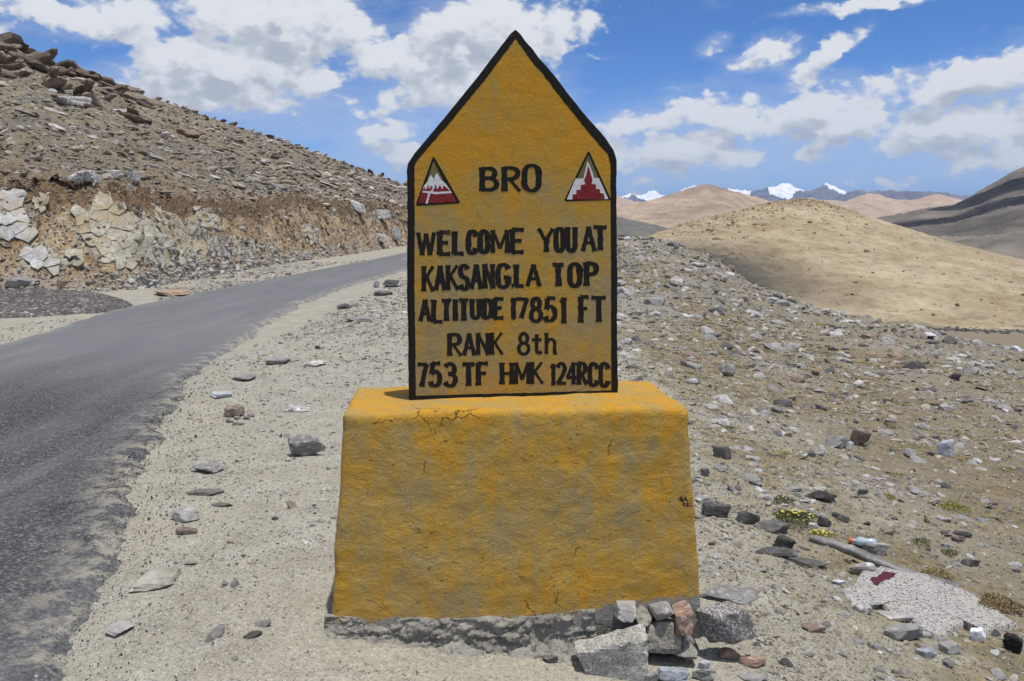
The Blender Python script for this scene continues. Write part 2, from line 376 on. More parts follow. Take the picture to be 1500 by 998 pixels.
# ------------------------------------------------------------------ ground sheet
azs = np.concatenate([np.arange(-180, -44, 4.), np.arange(-44, 44, .17), np.arange(44, 180, 4.)]); azs = np.radians(azs)
rs = np.concatenate([[.02, .5, 1.0, 1.4], np.geomspace(1.7, 60, 380), np.geomspace(62, 600, 60), np.geomspace(700, 90000, 14)])
A, RR = np.meshgrid(azs, rs); gx = (RR * np.sin(A)).ravel(); gy = (RR * np.cos(A)).ravel()
gzv = gz(gx, gy)
rd = road_mask(gx, gy)
gzv -= rd * .035
gp = np.stack([gx, gy, 0 * gx], 1)
GX = gx / np.maximum(gy, 1.)
dist_s = gy / smoothinterp(GX, _sX, _sD)
scree = sstep(GX, .02, .14) * sstep(dist_s, .30, .55) * (1 - .8 * sstep(GX, .25, .5)) * (gy > 0)
scree = np.clip(scree + .35 * sstep(GX, .1, .3) * sstep(dist_s, .6, .9), 0, 1)
grass = sstep(gx, .9, 2.4) * sstep(fbm(gp * .5 + 3, 3), -.45, .12) * (gy > 0) * (1 - sstep(dist_s, .55, 1.0) * .5) * (1 - sstep(gy, 60, 80))
soil = sstep(gy, 60, 80) * .8
soil = np.maximum(soil, .72 * sstep(gx + fbm(gp * .7, 3), 1.6, 4) * (gy > 0) * (1 - scree * .6))
ground = mesh('ground', np.stack([gx, gy, gzv], 1), grid_faces(len(rs), len(azs), True), M['ground'], attrs={'scree': scree, 'grass': grass, 'soil': soil})
tag(ground, kind='structure')

# ------------------------------------------------------------------ road
def m_road(t, bs):
    p = POS(t)
    v = t.voro(p, 66, out='Color'); vd = t.voro(p, 66); a = t.sep(v); n = t.noise(p, 22, 5, .7); big = t.noise(t.mapv(p, (1, .25, 1), rot=(0, 0, .35)), 1.2, 4, .6)
    c = t.ramp(a[0], [(0, (.035, .036, .039)), (.4, (.085, .088, .093)), (.75, (.14, .144, .15)), (1, (.22, .22, .22))])
    c = t.mix(t.ss(vd, .3, .65, 0, .7), c, (.04, .042, .046))
    c = t.mix(t.ss(n, .55, .72, 0, .5), c, (.16, .155, .145))
    c = t.mix(t.ss(big, .4, .7, 0, .45), c, (.15, .155, .16))
    c = t.mix(t.m('MULTIPLY', t.attr('far_pale'), .75), c, t.mix(big, (.15, .155, .165), (.22, .226, .235)))
    dust = t.m('MULTIPLY', t.attr('edge'), t.ss(t.noise(p, 6, 6, .75), .44, .6))
    rip = t.noise(t.mapv(p, (1, .12, 1)), 2.2, 4, .6); c = t.mix(t.ss(rip, .5, .7, 0, .25), c, (.24, .238, .232))
    stn = t.voro(p, 38, out='Color'); c = t.mix(t.m('MULTIPLY', t.ss(t.sep(stn)[0], .965, .98), t.ss(t.voro(p, 38), .35, .2, 0, .8)), c, (.38, .37, .35))
    c = t.mix(dust, c, (.33, .305, .25))
    h = t.m('ADD', t.m('MULTIPLY', t.m('SUBTRACT', 1, vd), 1.0), t.m('MULTIPLY', n, .8))
    return c, h, .008
M['road'] = material('asphalt', m_road, .95, .08)
n_al = len(RQ); nc = 34; ww = np.linspace(0, 1, nc)
# match left points: for each right point use same normalised index (both resampled alike)
arc = np.linspace(0, 1, n_al)
LQ2 = []
j = 0
for i in range(n_al):
    tq = RQ[min(i + 1, n_al - 1)] - RQ[max(i - 1, 0)]; tq /= np.hypot(*tq)
    dd = (LQ - RQ[i]) @ tq; side = (LQ - RQ[i]) @ np.array([-tq[1], tq[0]])
    k0 = max(0, j - 5); cand = np.abs(dd[k0:k0 + 60]); j = k0 + int(np.argmin(cand)); LQ2.append(LQ[j])
LQ2 = np.array(LQ2)
for _ in range(8): LQ2[1:-1] = (LQ2[:-2] + 2 * LQ2[1:-1] + LQ2[2:]) / 4
pr = np.column_stack([RQ, np.zeros(n_al)])
jr = fbm(pr * 1.1, 3) * .22 + fbm(pr * 5 + 5, 3) * .10 + fbm(pr * 23 + 9, 2) * .035
jl = fbm(np.column_stack([LQ2, np.ones(n_al)]) * 1.3, 3) * .12
acr = (LQ2 - RQ); L = np.hypot(*acr.T)[:, None]; acr /= L
Rn = RQ + acr * jr[:, None]; Ln = LQ2 + acr * jl[:, None]
PX = Rn[:, None, :] * (1 - ww[None, :, None]) + Ln[:, None, :] * ww[None, :, None]
PXf = PX.reshape(-1, 2)
edge = np.tile(np.maximum(sstep(1 - ww, .88, 1.0), sstep(ww, .90, 1.0)), n_al)
camber = np.tile(np.sin(ww * math.pi), n_al) * .05
pf = np.column_stack([PXf, np.zeros(len(PXf))])
zrd = base_z(PXf[:, 0], PXf[:, 1]) + .012 + camber + fbm(pf * 30, 2) * .003
zrd[np.tile((ww == 0) | (ww == 1), n_al)] -= .05
far_w = sstep(PXf[:, 1], 6.5, 10.5)  # asphalt blends to a paler, more even grey farther ahead
road = mesh('road', np.column_stack([PXf, zrd]), grid_faces(n_al, nc), M['road'], attrs={'edge': edge, 'far_pale': far_w})
tag(road, kind='structure')

# ------------------------------------------------------------------ hillside with road cut on the left
hp = np.array([-1500, -600, -250, 0, 60, 110, 160, 200, 240, 300, 370, 430, 500, 540, 595, 700, 800])
hR = np.array([-500, -230, -30, 62, 70, 97, 112, 130, 140, 160, 186, 206, 232, 248, 268, 300, 326])
hDR = np.array([50, 55, 60, 64, 66, 67, 69, 71, 73, 77, 82, 87, 94, 99, 106, 125, 150.])
hB = np.array([9., 12.5, 16, 19, 19.3, 19.3, 19.5, 20.3, 22, 25, 30, 35.5, 42, 48, 58, 75, 95])       # distance of the foot
hT = np.array([240, 255, 260, 262, 268, 274, 278, 283, 289, 297, 299, 288, 290, 298, 305, 316, 325.])
hcols = np.concatenate([np.linspace(-1500, -60, 60), np.linspace(-54, 640, 300), np.linspace(646, 800, 24)])
Bd = np.interp(hcols, hp, hB); Rdist = np.interp(hcols, hp, hDR)
Td = Bd * 1.09 + 1.6
Xc = (hcols - 750) / F
def zpy(px, py, D): # height at world distance D seen at pixel row
    Y = -(py - 499) / F; return CAMZ + D * (-math.sin(TH) + Y * math.cos(TH)) / (math.cos(TH) + Y * math.sin(TH))
Tz = zpy(hcols, np.interp(hcols, hp, hT), Td) - .1; Rz = zpy(hcols, np.interp(hcols, hp, hR), Rdist) - .25
Tz = Tz + fbm(np.column_stack([hcols / 45, 0 * hcols, 0 * hcols]), 3) * .35
nb, nsl, nbk = 46, 130, 14
rows = []
for k in range(nb):
    v = k / (nb - 1)
    D = Bd + (Td - Bd) * (.72 * v ** .8 + .28 * v ** 3 if v < 1 else 1); zz = -.15 + (Tz + .15) * (v ** 1.35 * .85 + .15 * v)
    rows.append((D, zz, v, 0))
for k in range(1, nsl):
    v = k / (nsl - 1)
    D = Td + (Rdist - Td) * v; zz = Tz + (Rz - Tz) * (v * .9 + .1 * v * v)
    rows.append((D, zz, 1, v))
for k in range(1, nbk):
    v = k / (nbk - 1); D = Rdist + 60 * v; zz = Rz - 3 * v - 18 * v * v; rows.append((D, zz, 1, 1 + v))
HD = np.array([r[0] for r in rows]); HZ = np.array([r[1] for r in rows]); HX = Xc[None, :] * HD
vb = np.repeat(np.array([r[2] for r in rows])[:, None], len(hcols), 1); vs = np.repeat(np.array([r[3] for r in rows])[:, None], len(hcols), 1)
HP0 = np.stack([HX, HD, HZ], -1)
hpts = HP0.reshape(-1, 3)
inb = (vs.ravel() == 0)
foot = sstep(vb.ravel(), 0, .12)
n_lump = fbm(hpts * .45, 4) * np.where(inb, .45, .55) + np.abs(fbm(hpts * 1.1 + 30, 4, 2.2, .6)) * np.where(inb, .75, .12)
gully = np.abs(fbm(np.column_stack([hpts[:, 0] * .35 + hpts[:, 1] * .18, hpts[:, 2] * .05, 0 * hpts[:, 0]]), 3)) * inb * sstep(vb.ravel(), .15, .6) * .9
crest = np.exp(-((vs.ravel() - 1) / .03) ** 2)
hpts2 = hpts.copy()
hpts2[:, 2] += n_lump * foot * (1 - .7 * crest)
hpts2[:, 1] += (gully + np.where(inb, n_lump * .8, 0)) * foot * (vb.ravel() < 1)
HP1 = hpts2.reshape(HP0.shape)
hcolpx = np.tile(hcols, len(rows))
bank_a = np.where(inb, 1., np.exp(-vs.ravel() / .03))
lip_n = fbm(hpts * .5 + 11, 3) * .12
_fade = 1 - sstep(hcolpx, 640, 700)
lip = np.where(inb, sstep(vb.ravel() + lip_n, .70, .86), np.exp(-(vs.ravel()) / .035)) * .95
lip = lip * _fade; bank_a = bank_a * _fade
talus = inb * (1 - sstep(vb.ravel() + lip_n, .12, .34)) * .9
hpx_, hpy_ = proj(hpts2)
ROCKS = [(172, 340, 66, 48), (262, 350, 52, 34), (10, 320, 48, 34), (55, 376, 34, 22), (103, 378, 20, 14), (304, 322, 20, 20), (60, 300, 16, 18), (456, 343, 16, 13), (330, 360, 60, 16), (555, 316, 20, 10)]
rockm = np.zeros(len(hpts2))
for a_, b_, c_, d_ in ROCKS: rockm = np.maximum(rockm, 1.25 - np.sqrt(((hpx_ - a_) / c_) ** 2 + ((hpy_ - b_) / d_) ** 2))
rockm = np.clip(rockm * 1.6, 0, 1) * inb
hillside = mesh('hillside', hpts2, grid_faces(len(rows), len(hcols)), M['hillside'], attrs={'rock': rockm, 'bank': bank_a, 'lip': lip, 'talus': talus})
tag(hillside, kind='structure')
_, hpy = proj(HP1.reshape(-1, 3)); hpy = hpy.reshape(HD.shape)
def hill_pt(px, py):
    """point of the hillside seen at a pixel (front side)"""
    ci = np.interp(px, hcols, np.arange(len(hcols))); c = int(ci); f = ci - c; c2 = min(c + 1, len(hcols) - 1)
    colp = HP1[:nb + nsl - 1, c] * (1 - f) + HP1[:nb + nsl - 1, c2] * f
    pyc = proj(colp)[1]; idx = np.where(pyc <= py)[0]
    i = idx[0] if len(idx) else len(pyc) - 1
    if i == 0: return colp[0], 0
    t = (pyc[i - 1] - py) / max(pyc[i - 1] - pyc[i], 1e-6); return colp[i - 1] * (1 - t) + colp[i] * t, i

# ------------------------------------------------------------------ distant hills and ranges
def ridge(name, sil, mat, zbase, front, back, rough=1., cols=260, rws=60, seed=0, kscale=1., pw=1.2, attr_fn=None, smooth=True):
    sil = np.array(sil, float); pxs = np.linspace(sil[0, 0], sil[-1, 0], cols)
    D = np.interp(pxs, sil[:, 0], sil[:, 2]); yy = np.interp(pxs, sil[:, 0], sil[:, 1])
    
    if D.mean() < 8000: yy = np.convolve(np.pad(yy, 2, 'edge'), np.ones(5) / 5, 'valid')
    else: yy = yy + fbm(np.stack([pxs / 7, 0 * pxs, 0 * pxs + seed], 1), 3) * 1.8
    X = (pxs - 750) / F; Z = zpy(pxs, yy, D)
    out = []
    vs_ = np.concatenate([np.linspace(0, 1, rws), 1 + np.linspace(0, 1, 14)[1:]])
    for v in vs_:
        if v <= 1: d = D * (front + (1 - front) * v); z = zbase + (Z - zbase) * (v ** pw)
        else: u = v - 1; d = D * (1 + back * u); z = Z - (Z - zbase) * (.08 * u + .92 * u * u)
        out.append(np.stack([X * d, d, z], -1))
    Pm = np.array(out); pts = Pm.reshape(-1, 3); v = np.repeat(vs_, cols)
    sc = D.mean()
    q = pts / sc * 9 * kscale + seed * 13.7
    amp = sc * .010 * rough
    n = -np.abs(fbm(q, 5)) * 1.0 + .22
    damp = 1 - .75 * np.exp(-((v - 1) / .05) ** 2)
    pts2 = pts.copy(); pts2[:, 2] += n * amp * damp * sstep(v, 0, .15) + fbm(q * 9, 3) * amp * .12 * sstep(v, 0, .1)
    at = attr_fn(pts2, v, np.tile(pxs, len(vs_))) if attr_fn else None
    o = mesh(name, pts2, grid_faces(len(vs_), cols), mat, attrs=at, smooth=smooth); tag(o, kind='structure'); return o, pts2.reshape(len(vs_), cols, 3), pxs
def hillmat(name, c1, c2, c3, scale, bump, dots=None, snow=False):
    def b(t, bs):
        p = POS(t); n = t.noise(p, scale, 6, .62, .4); n2 = t.noise(p, scale * 7, 5, .7)
        c = t.ramp(n, [(.32, c1), (.5, c2), (.68, c3)])
        c = t.mix(1, c, t.ramp(n2, [(.3, (.72, .72, .72)), (.5, (1, 1, 1)), (.7, (1.22, 1.22, 1.22))]), 'MULTIPLY')
        if dots: c = t.mix(t.ss(t.noise(p, dots[0], 3, .6), .60, .70, 0, dots[2]), c, dots[1])
        if snow:
            s = t.attr('snow'); nz = t.m('ADD', s, t.m('MULTIPLY', t.m('SUBTRACT', n2, .5), .35))
            c = t.mix(t.ss(nz, .46, .54), c, (.86, .87, .9))
        return c, t.m('ADD', n, t.m('MULTIPLY', n2, .3)), bump
    return material(name, b)
M['near_hill'] = hillmat('tan_hill', (.24, .185, .11), (.33, .27, .175), (.42, .355, .245), .03, 2.2, (.28, (.17, .12, .075), .7))
M['dark_hill'] = hillmat('dark_hill', (.10, .105, .095), (.125, .125, .11), (.16, .155, .135), .02, 4)
M['slope_mtn'] = hillmat('grey_brown_mountain', (.085, .078, .073), (.15, .135, .118), (.26, .22, .17), .0042, 18)
M['tan_mtn'] = hillmat('tan_mountain', (.25, .19, .145), (.36, .28, .205), (.42, .335, .25), .0022, 40)
M['pink_mtn'] = hillmat('rose_tan_mountain', (.28, .205, .17), (.37, .285, .225), (.42, .33, .26), .0012, 60)
M['far_mtn'] = hillmat('far_bluish_mountain', (.10, .11, .15), (.15, .155, .19), (.21, .205, .225), .00035, 150, snow=True)
def snow_attr(lims):
    lims = np.array(lims, float)
    def f(P, v, px):
        s = np.interp(px, lims[:, 0], lims[:, 1])      # how far down from the crest snow reaches (0..1)
        return {'snow': np.clip(.5 + (v - (1 - s)) * 6, 0, 1) * (s > .02)}
    return f
hill1, H1, H1px = ridge('hill', [(880, 366, 300), (930, 352, 310), (960, 342, 320), (1000, 325, 340), (1060, 313, 360), (1100, 301, 380), (1140, 293, 395), (1170, 290, 400), (1200, 294, 395), (1230, 305, 385), (1280, 321, 370), (1350, 343, 350), (1420, 365, 330), (1500, 387, 310), (1600, 412, 300), (1800, 450, 290), (2200, 480, 280)],
      M['near_hill'], -24, .46, .6, .7, 480, 150, 1, 2.2, 1.05)
ridge('dark_hill', [(700, 300, 800), (850, 312, 800), (905, 318, 800), (940, 326, 800), (975, 334, 780), (1010, 345, 760), (1100, 380, 700)], M['dark_hill'], -40, .5, .4, .6, 120, 40, 2)
ridge('mountain', [(1180, 345, 1500), (1240, 330, 1550), (1300, 317, 1600), (1340, 306, 1650), (1390, 300, 1700), (1410, 288, 1750), (1440, 270, 1800), (1470, 252, 1850), (1490, 242, 1900), (1520, 240, 1900), (1600, 215, 1900), (1800, 200, 1900), (2200, 190, 1900)],
      M['slope_mtn'], -26, .22, .5, 1.5, 300, 130, 3, .9, 1.25)
ridge('tan_mountain', [(700, 270, 3200), (850, 300, 3200), (920, 302, 3200), (960, 291, 3300), (1000, 277, 3400), (1030, 269, 3400), (1050, 274, 3400), (1080, 283, 3400), (1120, 294, 3400), (1180, 305, 3300), (1300, 325, 3000)],
      M['tan_mtn'], -150, .55, .4, 1.4, 260, 70, 4)
ridge('distant_hill', [(1040, 300, 6500), (1130, 300, 6500), (1180, 291, 6500), (1230, 296, 6300), (1265, 283, 6400), (1300, 292, 6400), (1330, 293, 6400), (1360, 284, 6500), (1390, 291, 6500), (1440, 300, 6400), (1600, 310, 6400)],
      M['pink_mtn'], -200, .6, .4, 1.3, 240, 60, 5)
ridge('distant_range', [(600, 280, 9000), (880, 290, 9000), (905, 287, 9000), (940, 297, 9000), (990, 303, 9000), (1100, 306, 9000)], M['pink_mtn'], -200, .7, .4, 1.3, 120, 40, 6)
ridge('far_range', [(500, 300, 17000), (880, 300, 17000), (1020, 302, 17000), (1090, 294, 17000), (1105, 288, 17000), (1125, 286, 17000), (1150, 295, 17000), (1200, 298, 17000), (1222, 288, 17000), (1248, 278, 17000), (1262, 281, 17000), (1290, 280, 17000), (1330, 282, 17000), (1370, 282, 17000), (1400, 288, 17000), (1500, 300, 17000), (1800, 290, 17000)],
      M['far_mtn'], -300, .75, .4, 1.6, 700, 60, 7, 2.4, attr_fn=snow_attr([(0, 0), (1300, 0), (1370, 0), (1400, 0), (2000, 0)]))
ridge('snow_range', [(500, 290, 30000), (880, 296, 30000), (905, 290, 30000), (920, 284, 30000), (935, 286, 30000), (955, 279, 30000), (975, 291, 30000), (1000, 276, 30000), (1012, 272, 30000), (1030, 276, 30000), (1070, 278, 30000), (1095, 281, 30000), (1105, 279, 30000), (1125, 274, 30000), (1140, 269, 30000), (1150, 270, 30000), (1160, 276, 30000), (1175, 281, 30000), (1190, 276, 30000), (1203, 269, 30000), (1215, 274, 30000), (1235, 285, 30000), (1290, 287, 30000), (1500, 288, 30000), (1800, 280, 30000)],
      M['far_mtn'], -300, .85, .4, 1.6, 900, 80, 8, 3.0, attr_fn=snow_attr([(0, 0), (905, 0), (915, .12), (925, .05), (940, .1), (955, .2), (972, 0), (990, 0), (1000, .2), (1012, .1), (1022, 0), (1060, 0), (1066, .12), (1092, .12), (1098, 0), (1118, 0), (1125, .35), (1150, .35), (1160, .1), (1175, 0), (1196, 0), (1203, .05), (1215, .12), (1232, .12), (1238, 0), (1800, 0)]))

# ------------------------------------------------------------------ unseen clouds overhead, placed and sized to shade part of the hills
cm = material('cloud_white', lambda t, bs: [.9, .9, .9], 1, 0)
def cloud(target, size, seed, label, hgt):
    c = np.array(target) + np.array(sdir[:]) * ((hgt - target[2]) / sdir.z)
    bm = bmesh.new(); bmesh.ops.create_icosphere(bm, subdivisions=5, radius=1); V = np.array([v.co[:] for v in bm.verts]); Fc = [[v.index for v in f.verts] for f in bm.faces]; bm.free()
    q = V * 1.6 + seed * 9.1; V = V * (1 + .9 * fbm(q, 5)[:, None]); V[:, 2] = np.where(V[:, 2] < 0, V[:, 2] * .35, V[:, 2])
    o = mesh('cloud', V * np.array(size) + c, Fc, cm); tag(o, label, 'cloud'); return o
cloud((60, 250, -8), (24, 34, 14), 1, 'small unseen white cloud placed to shade the left half of the tan hill', 2600)
cloud((215, 215, -18), (26, 12, 14), 5, 'thin unseen white cloud placed to shade the plain beside the tan hill', 2600)
cloud((600, 1080, 30), (95, 90, 40), 2, 'unseen white cloud placed to shade the lower slope of the dark mountain', 3200)
cloud((900, 1450, 130), (110, 100, 50), 3, 'long unseen white cloud placed to shade the flank of the dark mountain', 3200)
# ------------------------------------------------------------------ stone shapes
def rock_verts(seed, sub=2, flat=(1, .8, .55), nplanes=13, rough=.03, boxy=False):
    rg = np.random.default_rng(seed); bm = bmesh.new(); bmesh.ops.create_icosphere(bm, subdivisions=sub, radius=1)
    V = np.array([v.co[:] for v in bm.verts]); Fs = [[v.index for v in f.verts] for f in bm.faces]; bm.free()
    N = rg.normal(size=(nplanes, 3)); N /= np.linalg.norm(N, axis=1)[:, None]; d = rg.uniform(.55, .92, nplanes)
    if boxy:
        B6 = np.array([[1, 0, 0], [-1, 0, 0], [0, 1, 0], [0, -1, 0], [0, 0, 1], [0, 0, -1.]]) + rg.normal(0, .16, (6, 3)); B6 /= np.linalg.norm(B6, axis=1)[:, None]
        N = np.concatenate([B6, N[:5]]); d = np.concatenate([rg.uniform(.5, .66, 6), rg.uniform(.62, .82, 5)])
    dots = V @ N.T; r = np.where(dots > .05, d / np.maximum(dots, .05), 9).min(1); r = np.minimum(r, 1.15)
    V = V * r[:, None]
    V += V * fbm(V * 2.2 + seed, 3)[:, None] * rough * 3
    V *= np.array(flat); return V, Fs
def rock_mesh(name, seed, sub, flat, mat, nplanes=13, smooth=False, rough=.03):
    V, Fs = rock_verts(seed, sub, flat, nplanes, rough); me = bpy.data.meshes.new(name); me.from_pydata(V.tolist(), [], Fs)
    me.materials.append(mat); return me
FL = [(1, .8, .5), (1, .65, .35), (1, .9, .7), (1, .75, .28), (.9, .8, .6), (1, .55, .4)]
def protos(key, n, sub, mat, flats=FL, seed0=0):
    c = bpy.data.collections.new('stone_shapes_' + key)
    for i in range(n):
        c.objects.link(bpy.data.objects.new('stone_shape', rock_mesh('stone_shape', seed0 + i, sub, flats[i % len(flats)], mat)))
    return c
PR_near = protos('near', 10, 2, M['stone_mix']); PR_small = protos('small', 8, 1, M['stone_mix'], seed0=50)
PR_hill = protos('hill', 10, 2, M['hill_mix'], seed0=100); PR_chip = protos('chip', 5, 1, M['chip'], seed0=200)
PR_red = protos('red', 6, 1, M['red_rock'], [(1, .8, .6)], seed0=220)
def scatter(name, P, scl, rot, idx, coll, label, cat):
    me = bpy.data.meshes.new(name); me.vertices.add(len(P)); me.vertices.foreach_set('co', np.asarray(P, np.float32).ravel())
    for k, a, ty, prop in (('scl', scl, 'FLOAT_VECTOR', 'vector'), ('rot', rot, 'FLOAT_VECTOR', 'vector'), ('idx', idx, 'INT', 'value')):
        at = me.attributes.new(k, ty, 'POINT'); at.data.foreach_set(prop, np.asarray(a, np.float32 if ty != 'INT' else np.int32).ravel())
    o = link(bpy.data.objects.new(name, me))
    ng = bpy.data.node_groups.new(name + '_scatter', 'GeometryNodeTree')
    ng.interface.new_socket('Geometry', in_out='INPUT', socket_type='NodeSocketGeometry'); ng.interface.new_socket('Geometry', in_out='OUTPUT', socket_type='NodeSocketGeometry')
    gi = ng.nodes.new('NodeGroupInput'); go = ng.nodes.new('NodeGroupOutput'); ip = ng.nodes.new('GeometryNodeInstanceOnPoints'); ci = ng.nodes.new('GeometryNodeCollectionInfo')
    ci.inputs['Collection'].default_value = coll; ci.inputs['Separate Children'].default_value = True; ci.inputs['Reset Children'].default_value = True
    def na(nm, ty):
        nd = ng.nodes.new('GeometryNodeInputNamedAttribute'); nd.data_type = ty; nd.inputs['Name'].default_value = nm; return nd.outputs['Attribute']
    L = ng.links.new
    L(gi.outputs[0], ip.inputs['Points']); L(ci.outputs[0], ip.inputs['Instance']); ip.inputs['Pick Instance'].default_value = True
    L(na('idx', 'INT'), ip.inputs['Instance Index'])
    e2r = ng.nodes.new('FunctionNodeEulerToRotation'); L(na('rot', 'FLOAT_VECTOR'), e2r.inputs[0]); L(e2r.outputs[0], ip.inputs['Rotation'])
    L(na('scl', 'FLOAT_VECTOR'), ip.inputs['Scale']); L(ip.outputs[0], go.inputs[0])
    md = o.modifiers.new('scatter', 'NODES'); md.node_group = ng
    tag(o, label, cat, kind='stuff'); return o
def rnd_rot(n, tilt=.35): return np.stack([RNG.normal(0, tilt, n), RNG.normal(0, tilt, n), RNG.uniform(0, 6.28, n)], 1)
def pareto(n, lo, hi, a): 
    u = RNG.uniform(0, 1, n); return lo * (1 - u * (1 - (lo / hi) ** a)) ** (-1 / a)

# footprint of the sign base, kept free of scattered stones
def clear_base(P, m=.06):
    return ~((P[:, 0] > -.82 - m) & (P[:, 0] < .9 + m) & (P[:, 1] > 3.05 - m + .1 * P[:, 0]) & (P[:, 1] < 4.1))

STONES = []   # countable ones: (pos, size, zone, pixel size)
def sample_ground(n, azr, rr, lo, hi, a, maxs):
    az = np.radians(RNG.uniform(*azr, n)); r = np.exp(RNG.uniform(np.log(rr[0]), np.log(rr[1]), n)); x = r * np.sin(az); y = r * np.cos(az)
    spx = pareto(n, lo, hi, a); s = np.minimum(spx * y / F / 2, maxs); return x, y, s
def rmask(x, y, m=.12):
    xr = np.interp(y, RQ[:560, 1], RQ[:560, 0]); xl = np.interp(y, LQ[:560, 1], LQ[:560, 0]); return (x < xr + m) & (x > xl - .05) & (y < 34)
# fine gravel, everywhere near
x, y, s = sample_ground(90000, (-40, 40), (2.0, 16), 2.2, 9, 2.6, .035)
dens_n = fbm(np.stack([x, y, 0 * x], 1) * 1.1, 3); keep = (RNG.uniform(0, 1, len(x)) < np.clip(.42 + dens_n * 1.2 + .35 * (x > .3), .12, 1)) & ~rmask(x, y)
x, y, s = x[keep], y[keep], s[keep]; P = np.stack([x, y, gz(x, y) + s * .12], 1); k = clear_base(P); P, s = P[k], s[k]; n = len(P)
scatter('gravel', P, s[:, None] * RNG.uniform(.8, 1.2, (n, 3)), rnd_rot(n), RNG.integers(0, 8, n), PR_small, 'loose gravel and grit on the ground around the sign', 'gravel')
# dark chips crumbling off the edge of the asphalt
i = RNG.integers(0, 560, 10000); off = -np.abs(RNG.exponential(.20, 10000)) + .10
x = Rn[i, 0] + acr[i, 0] * off + RNG.normal(0, .03, len(i)); y = Rn[i, 1] + acr[i, 1] * off + RNG.normal(0, .03, len(i))
k = (y > 1.8) & (y < 24); x, y = x[k], y[k]; k = RNG.uniform(0, 1, len(x)) < np.clip(8 / y, .1, 1); x, y = x[k], y[k]; s = pareto(len(x), .003, .012, 2.6) * np.clip(y / 4, .8, 1.3)
P = np.stack([x, y, gz(x, y) + .004 + .02 * (rmask(x, y, 0))], 1); n = len(P)
scatter('asphalt_crumbs', P, s[:, None] * RNG.uniform(.7, 1.2, (n, 3)), rnd_rot(n, .8), RNG.integers(0, 5, n), PR_chip, 'dark asphalt crumbs along the broken road edge', 'asphalt crumbs')
# stones on the slope to the right and behind, and verge
x, y, s = sample_ground(125000, (-24, 40), (2.6, 37), 2.6, 38, 1.95, .30)
X_ = x / y; ds = y / smoothinterp(X_, _sX, _sD)
wgt = np.where(x < .9, .14 + 1.3 * sstep(y, 8, 15), .85) + .9 * sstep(X_, .04, .13) * sstep(ds, .35, .6) - .15 * sstep(X_, .4, .6)
wgt += .35 * (x > .9) * (y < 6)
wgt *= np.clip(.75 + fbm(np.stack([x, y, 0 * x], 1) * .6 + 9, 3) * 1.3, .15, 1.4)
vis = ds < 1.12
keep = (RNG.uniform(0, 1, len(x)) < wgt) & vis & ~rmask(x, y, .25); x, y, s = x[keep], y[keep], s[keep]
nearsmall = (x < .9) & (s > .05); s = np.where(nearsmall, s * .55, s)
P = np.stack([x, y, gz(x, y) + s * RNG.uniform(-.22, .12, len(s))], 1); k = clear_base(P, .2) & ~((P[:, 0] > .3) & (P[:, 0] < 4) & (P[:, 1] < 5.2) & (s > .055)); P, s = P[k], s[k]
spx = s * 2 * F / P[:, 1]; order = np.argsort(-spx)
pxx, pyy = proj(P); inview = (pxx > 0) & (pxx < 1500) & (pyy < 998) & ~((pxx > 505) & (pxx < 905) & (pyy < 900)) & ~((pxx > 495) & (pxx < 1020) & (pyy > 600) & (pyy < 900))
big = np.zeros(len(P), bool); cnt = 0
for q in order:
    if inview[q]: big[q] = True; cnt += 1
    if cnt >= 215: break
STONES = [(P[q], s[q], spx[q]) for q in np.where(big)[0]]
P, s = P[~big], s[~big]; n = len(P)
scatter('rubble', P, s[:, None] * RNG.uniform(.75, 1.2, (n, 3)), rnd_rot(n, .4), RNG.integers(0, 10, n), PR_near, 'small broken stones strewn over the slope beside the sign', 'rubble')

IND = {k: [rock_mesh('stone', 300 + i * 7 + j * 31, 2, FL[i % 6], M[k], 12) for i in range(6)] for j, k in enumerate(('pale', 'grey', 'dark', 'brown', 'white', 'crest', 'hill_mix'))}
def stone(P, s, matk, label, group=None, name='stone', cat='stone', rot=None, sc=(1, 1, 1), variant=None):
    me = IND[matk][random.randrange(6) if variant is None else variant]
    o = bpy.data.objects.new(name, me); o.location = P; o.rotation_euler = rot or (random.gauss(0, .3), random.gauss(0, .3), random.uniform(0, 6.28))
    o.scale = (s * sc[0], s * sc[1], s * sc[2]); link(o); tag(o, label, cat, group); return o
cname = {'pale': 'pale speckled', 'grey': 'grey', 'dark': 'dark', 'brown': 'brown', 'white': 'whitish'}
for (p, s_, sp) in STONES:
    mk = random.choices(['pale', 'grey', 'dark', 'brown', 'white'], [3, 4, 2.2, 1.5, .8])[0]
    X_ = p[0] / p[1]
    if p[0] < .2: zone = 'among gravel between the road and the sign'
    elif X_ < .30 and p[1] > 11: zone = 'on the steep rubble slope beyond the sign'
    elif p[1] > 12: zone = 'near the brow of the slope below the tan hill'
    else: zone = 'on the open stony slope right of the yellow base'
    sz = 'large' if sp > 22 else ('mid sized' if sp > 15 else 'small'); ppx = proj(p)[0][0]; ppy = proj(p)[1][0]
    if p[0] >= .2:
        if p[1] > 11 and X_ < .3: zone = ('high on' if ppy < 430 else 'low on') + ' the rubble slope beyond the sign'
        elif p[1] > 12: zone = ('mid way along' if ppx < 1250 else 'at the right end of') + ' the slope brow below the tan hill'
        else: zone = ('close to the yellow base' if ppx < 1130 else ('mid way across the stony slope' if ppx < 1320 else 'towards the right edge of the stony slope')) + (', in front' if ppy > 720 else ', farther up')
    else: zone = ('by the far road edge' if ppy < 500 else 'on the gravel between road and sign')
    stone(p, s_, mk, f'{sz} {cname[mk]} stone {zone}', f'{sz} {cname[mk]} stones {zone}')
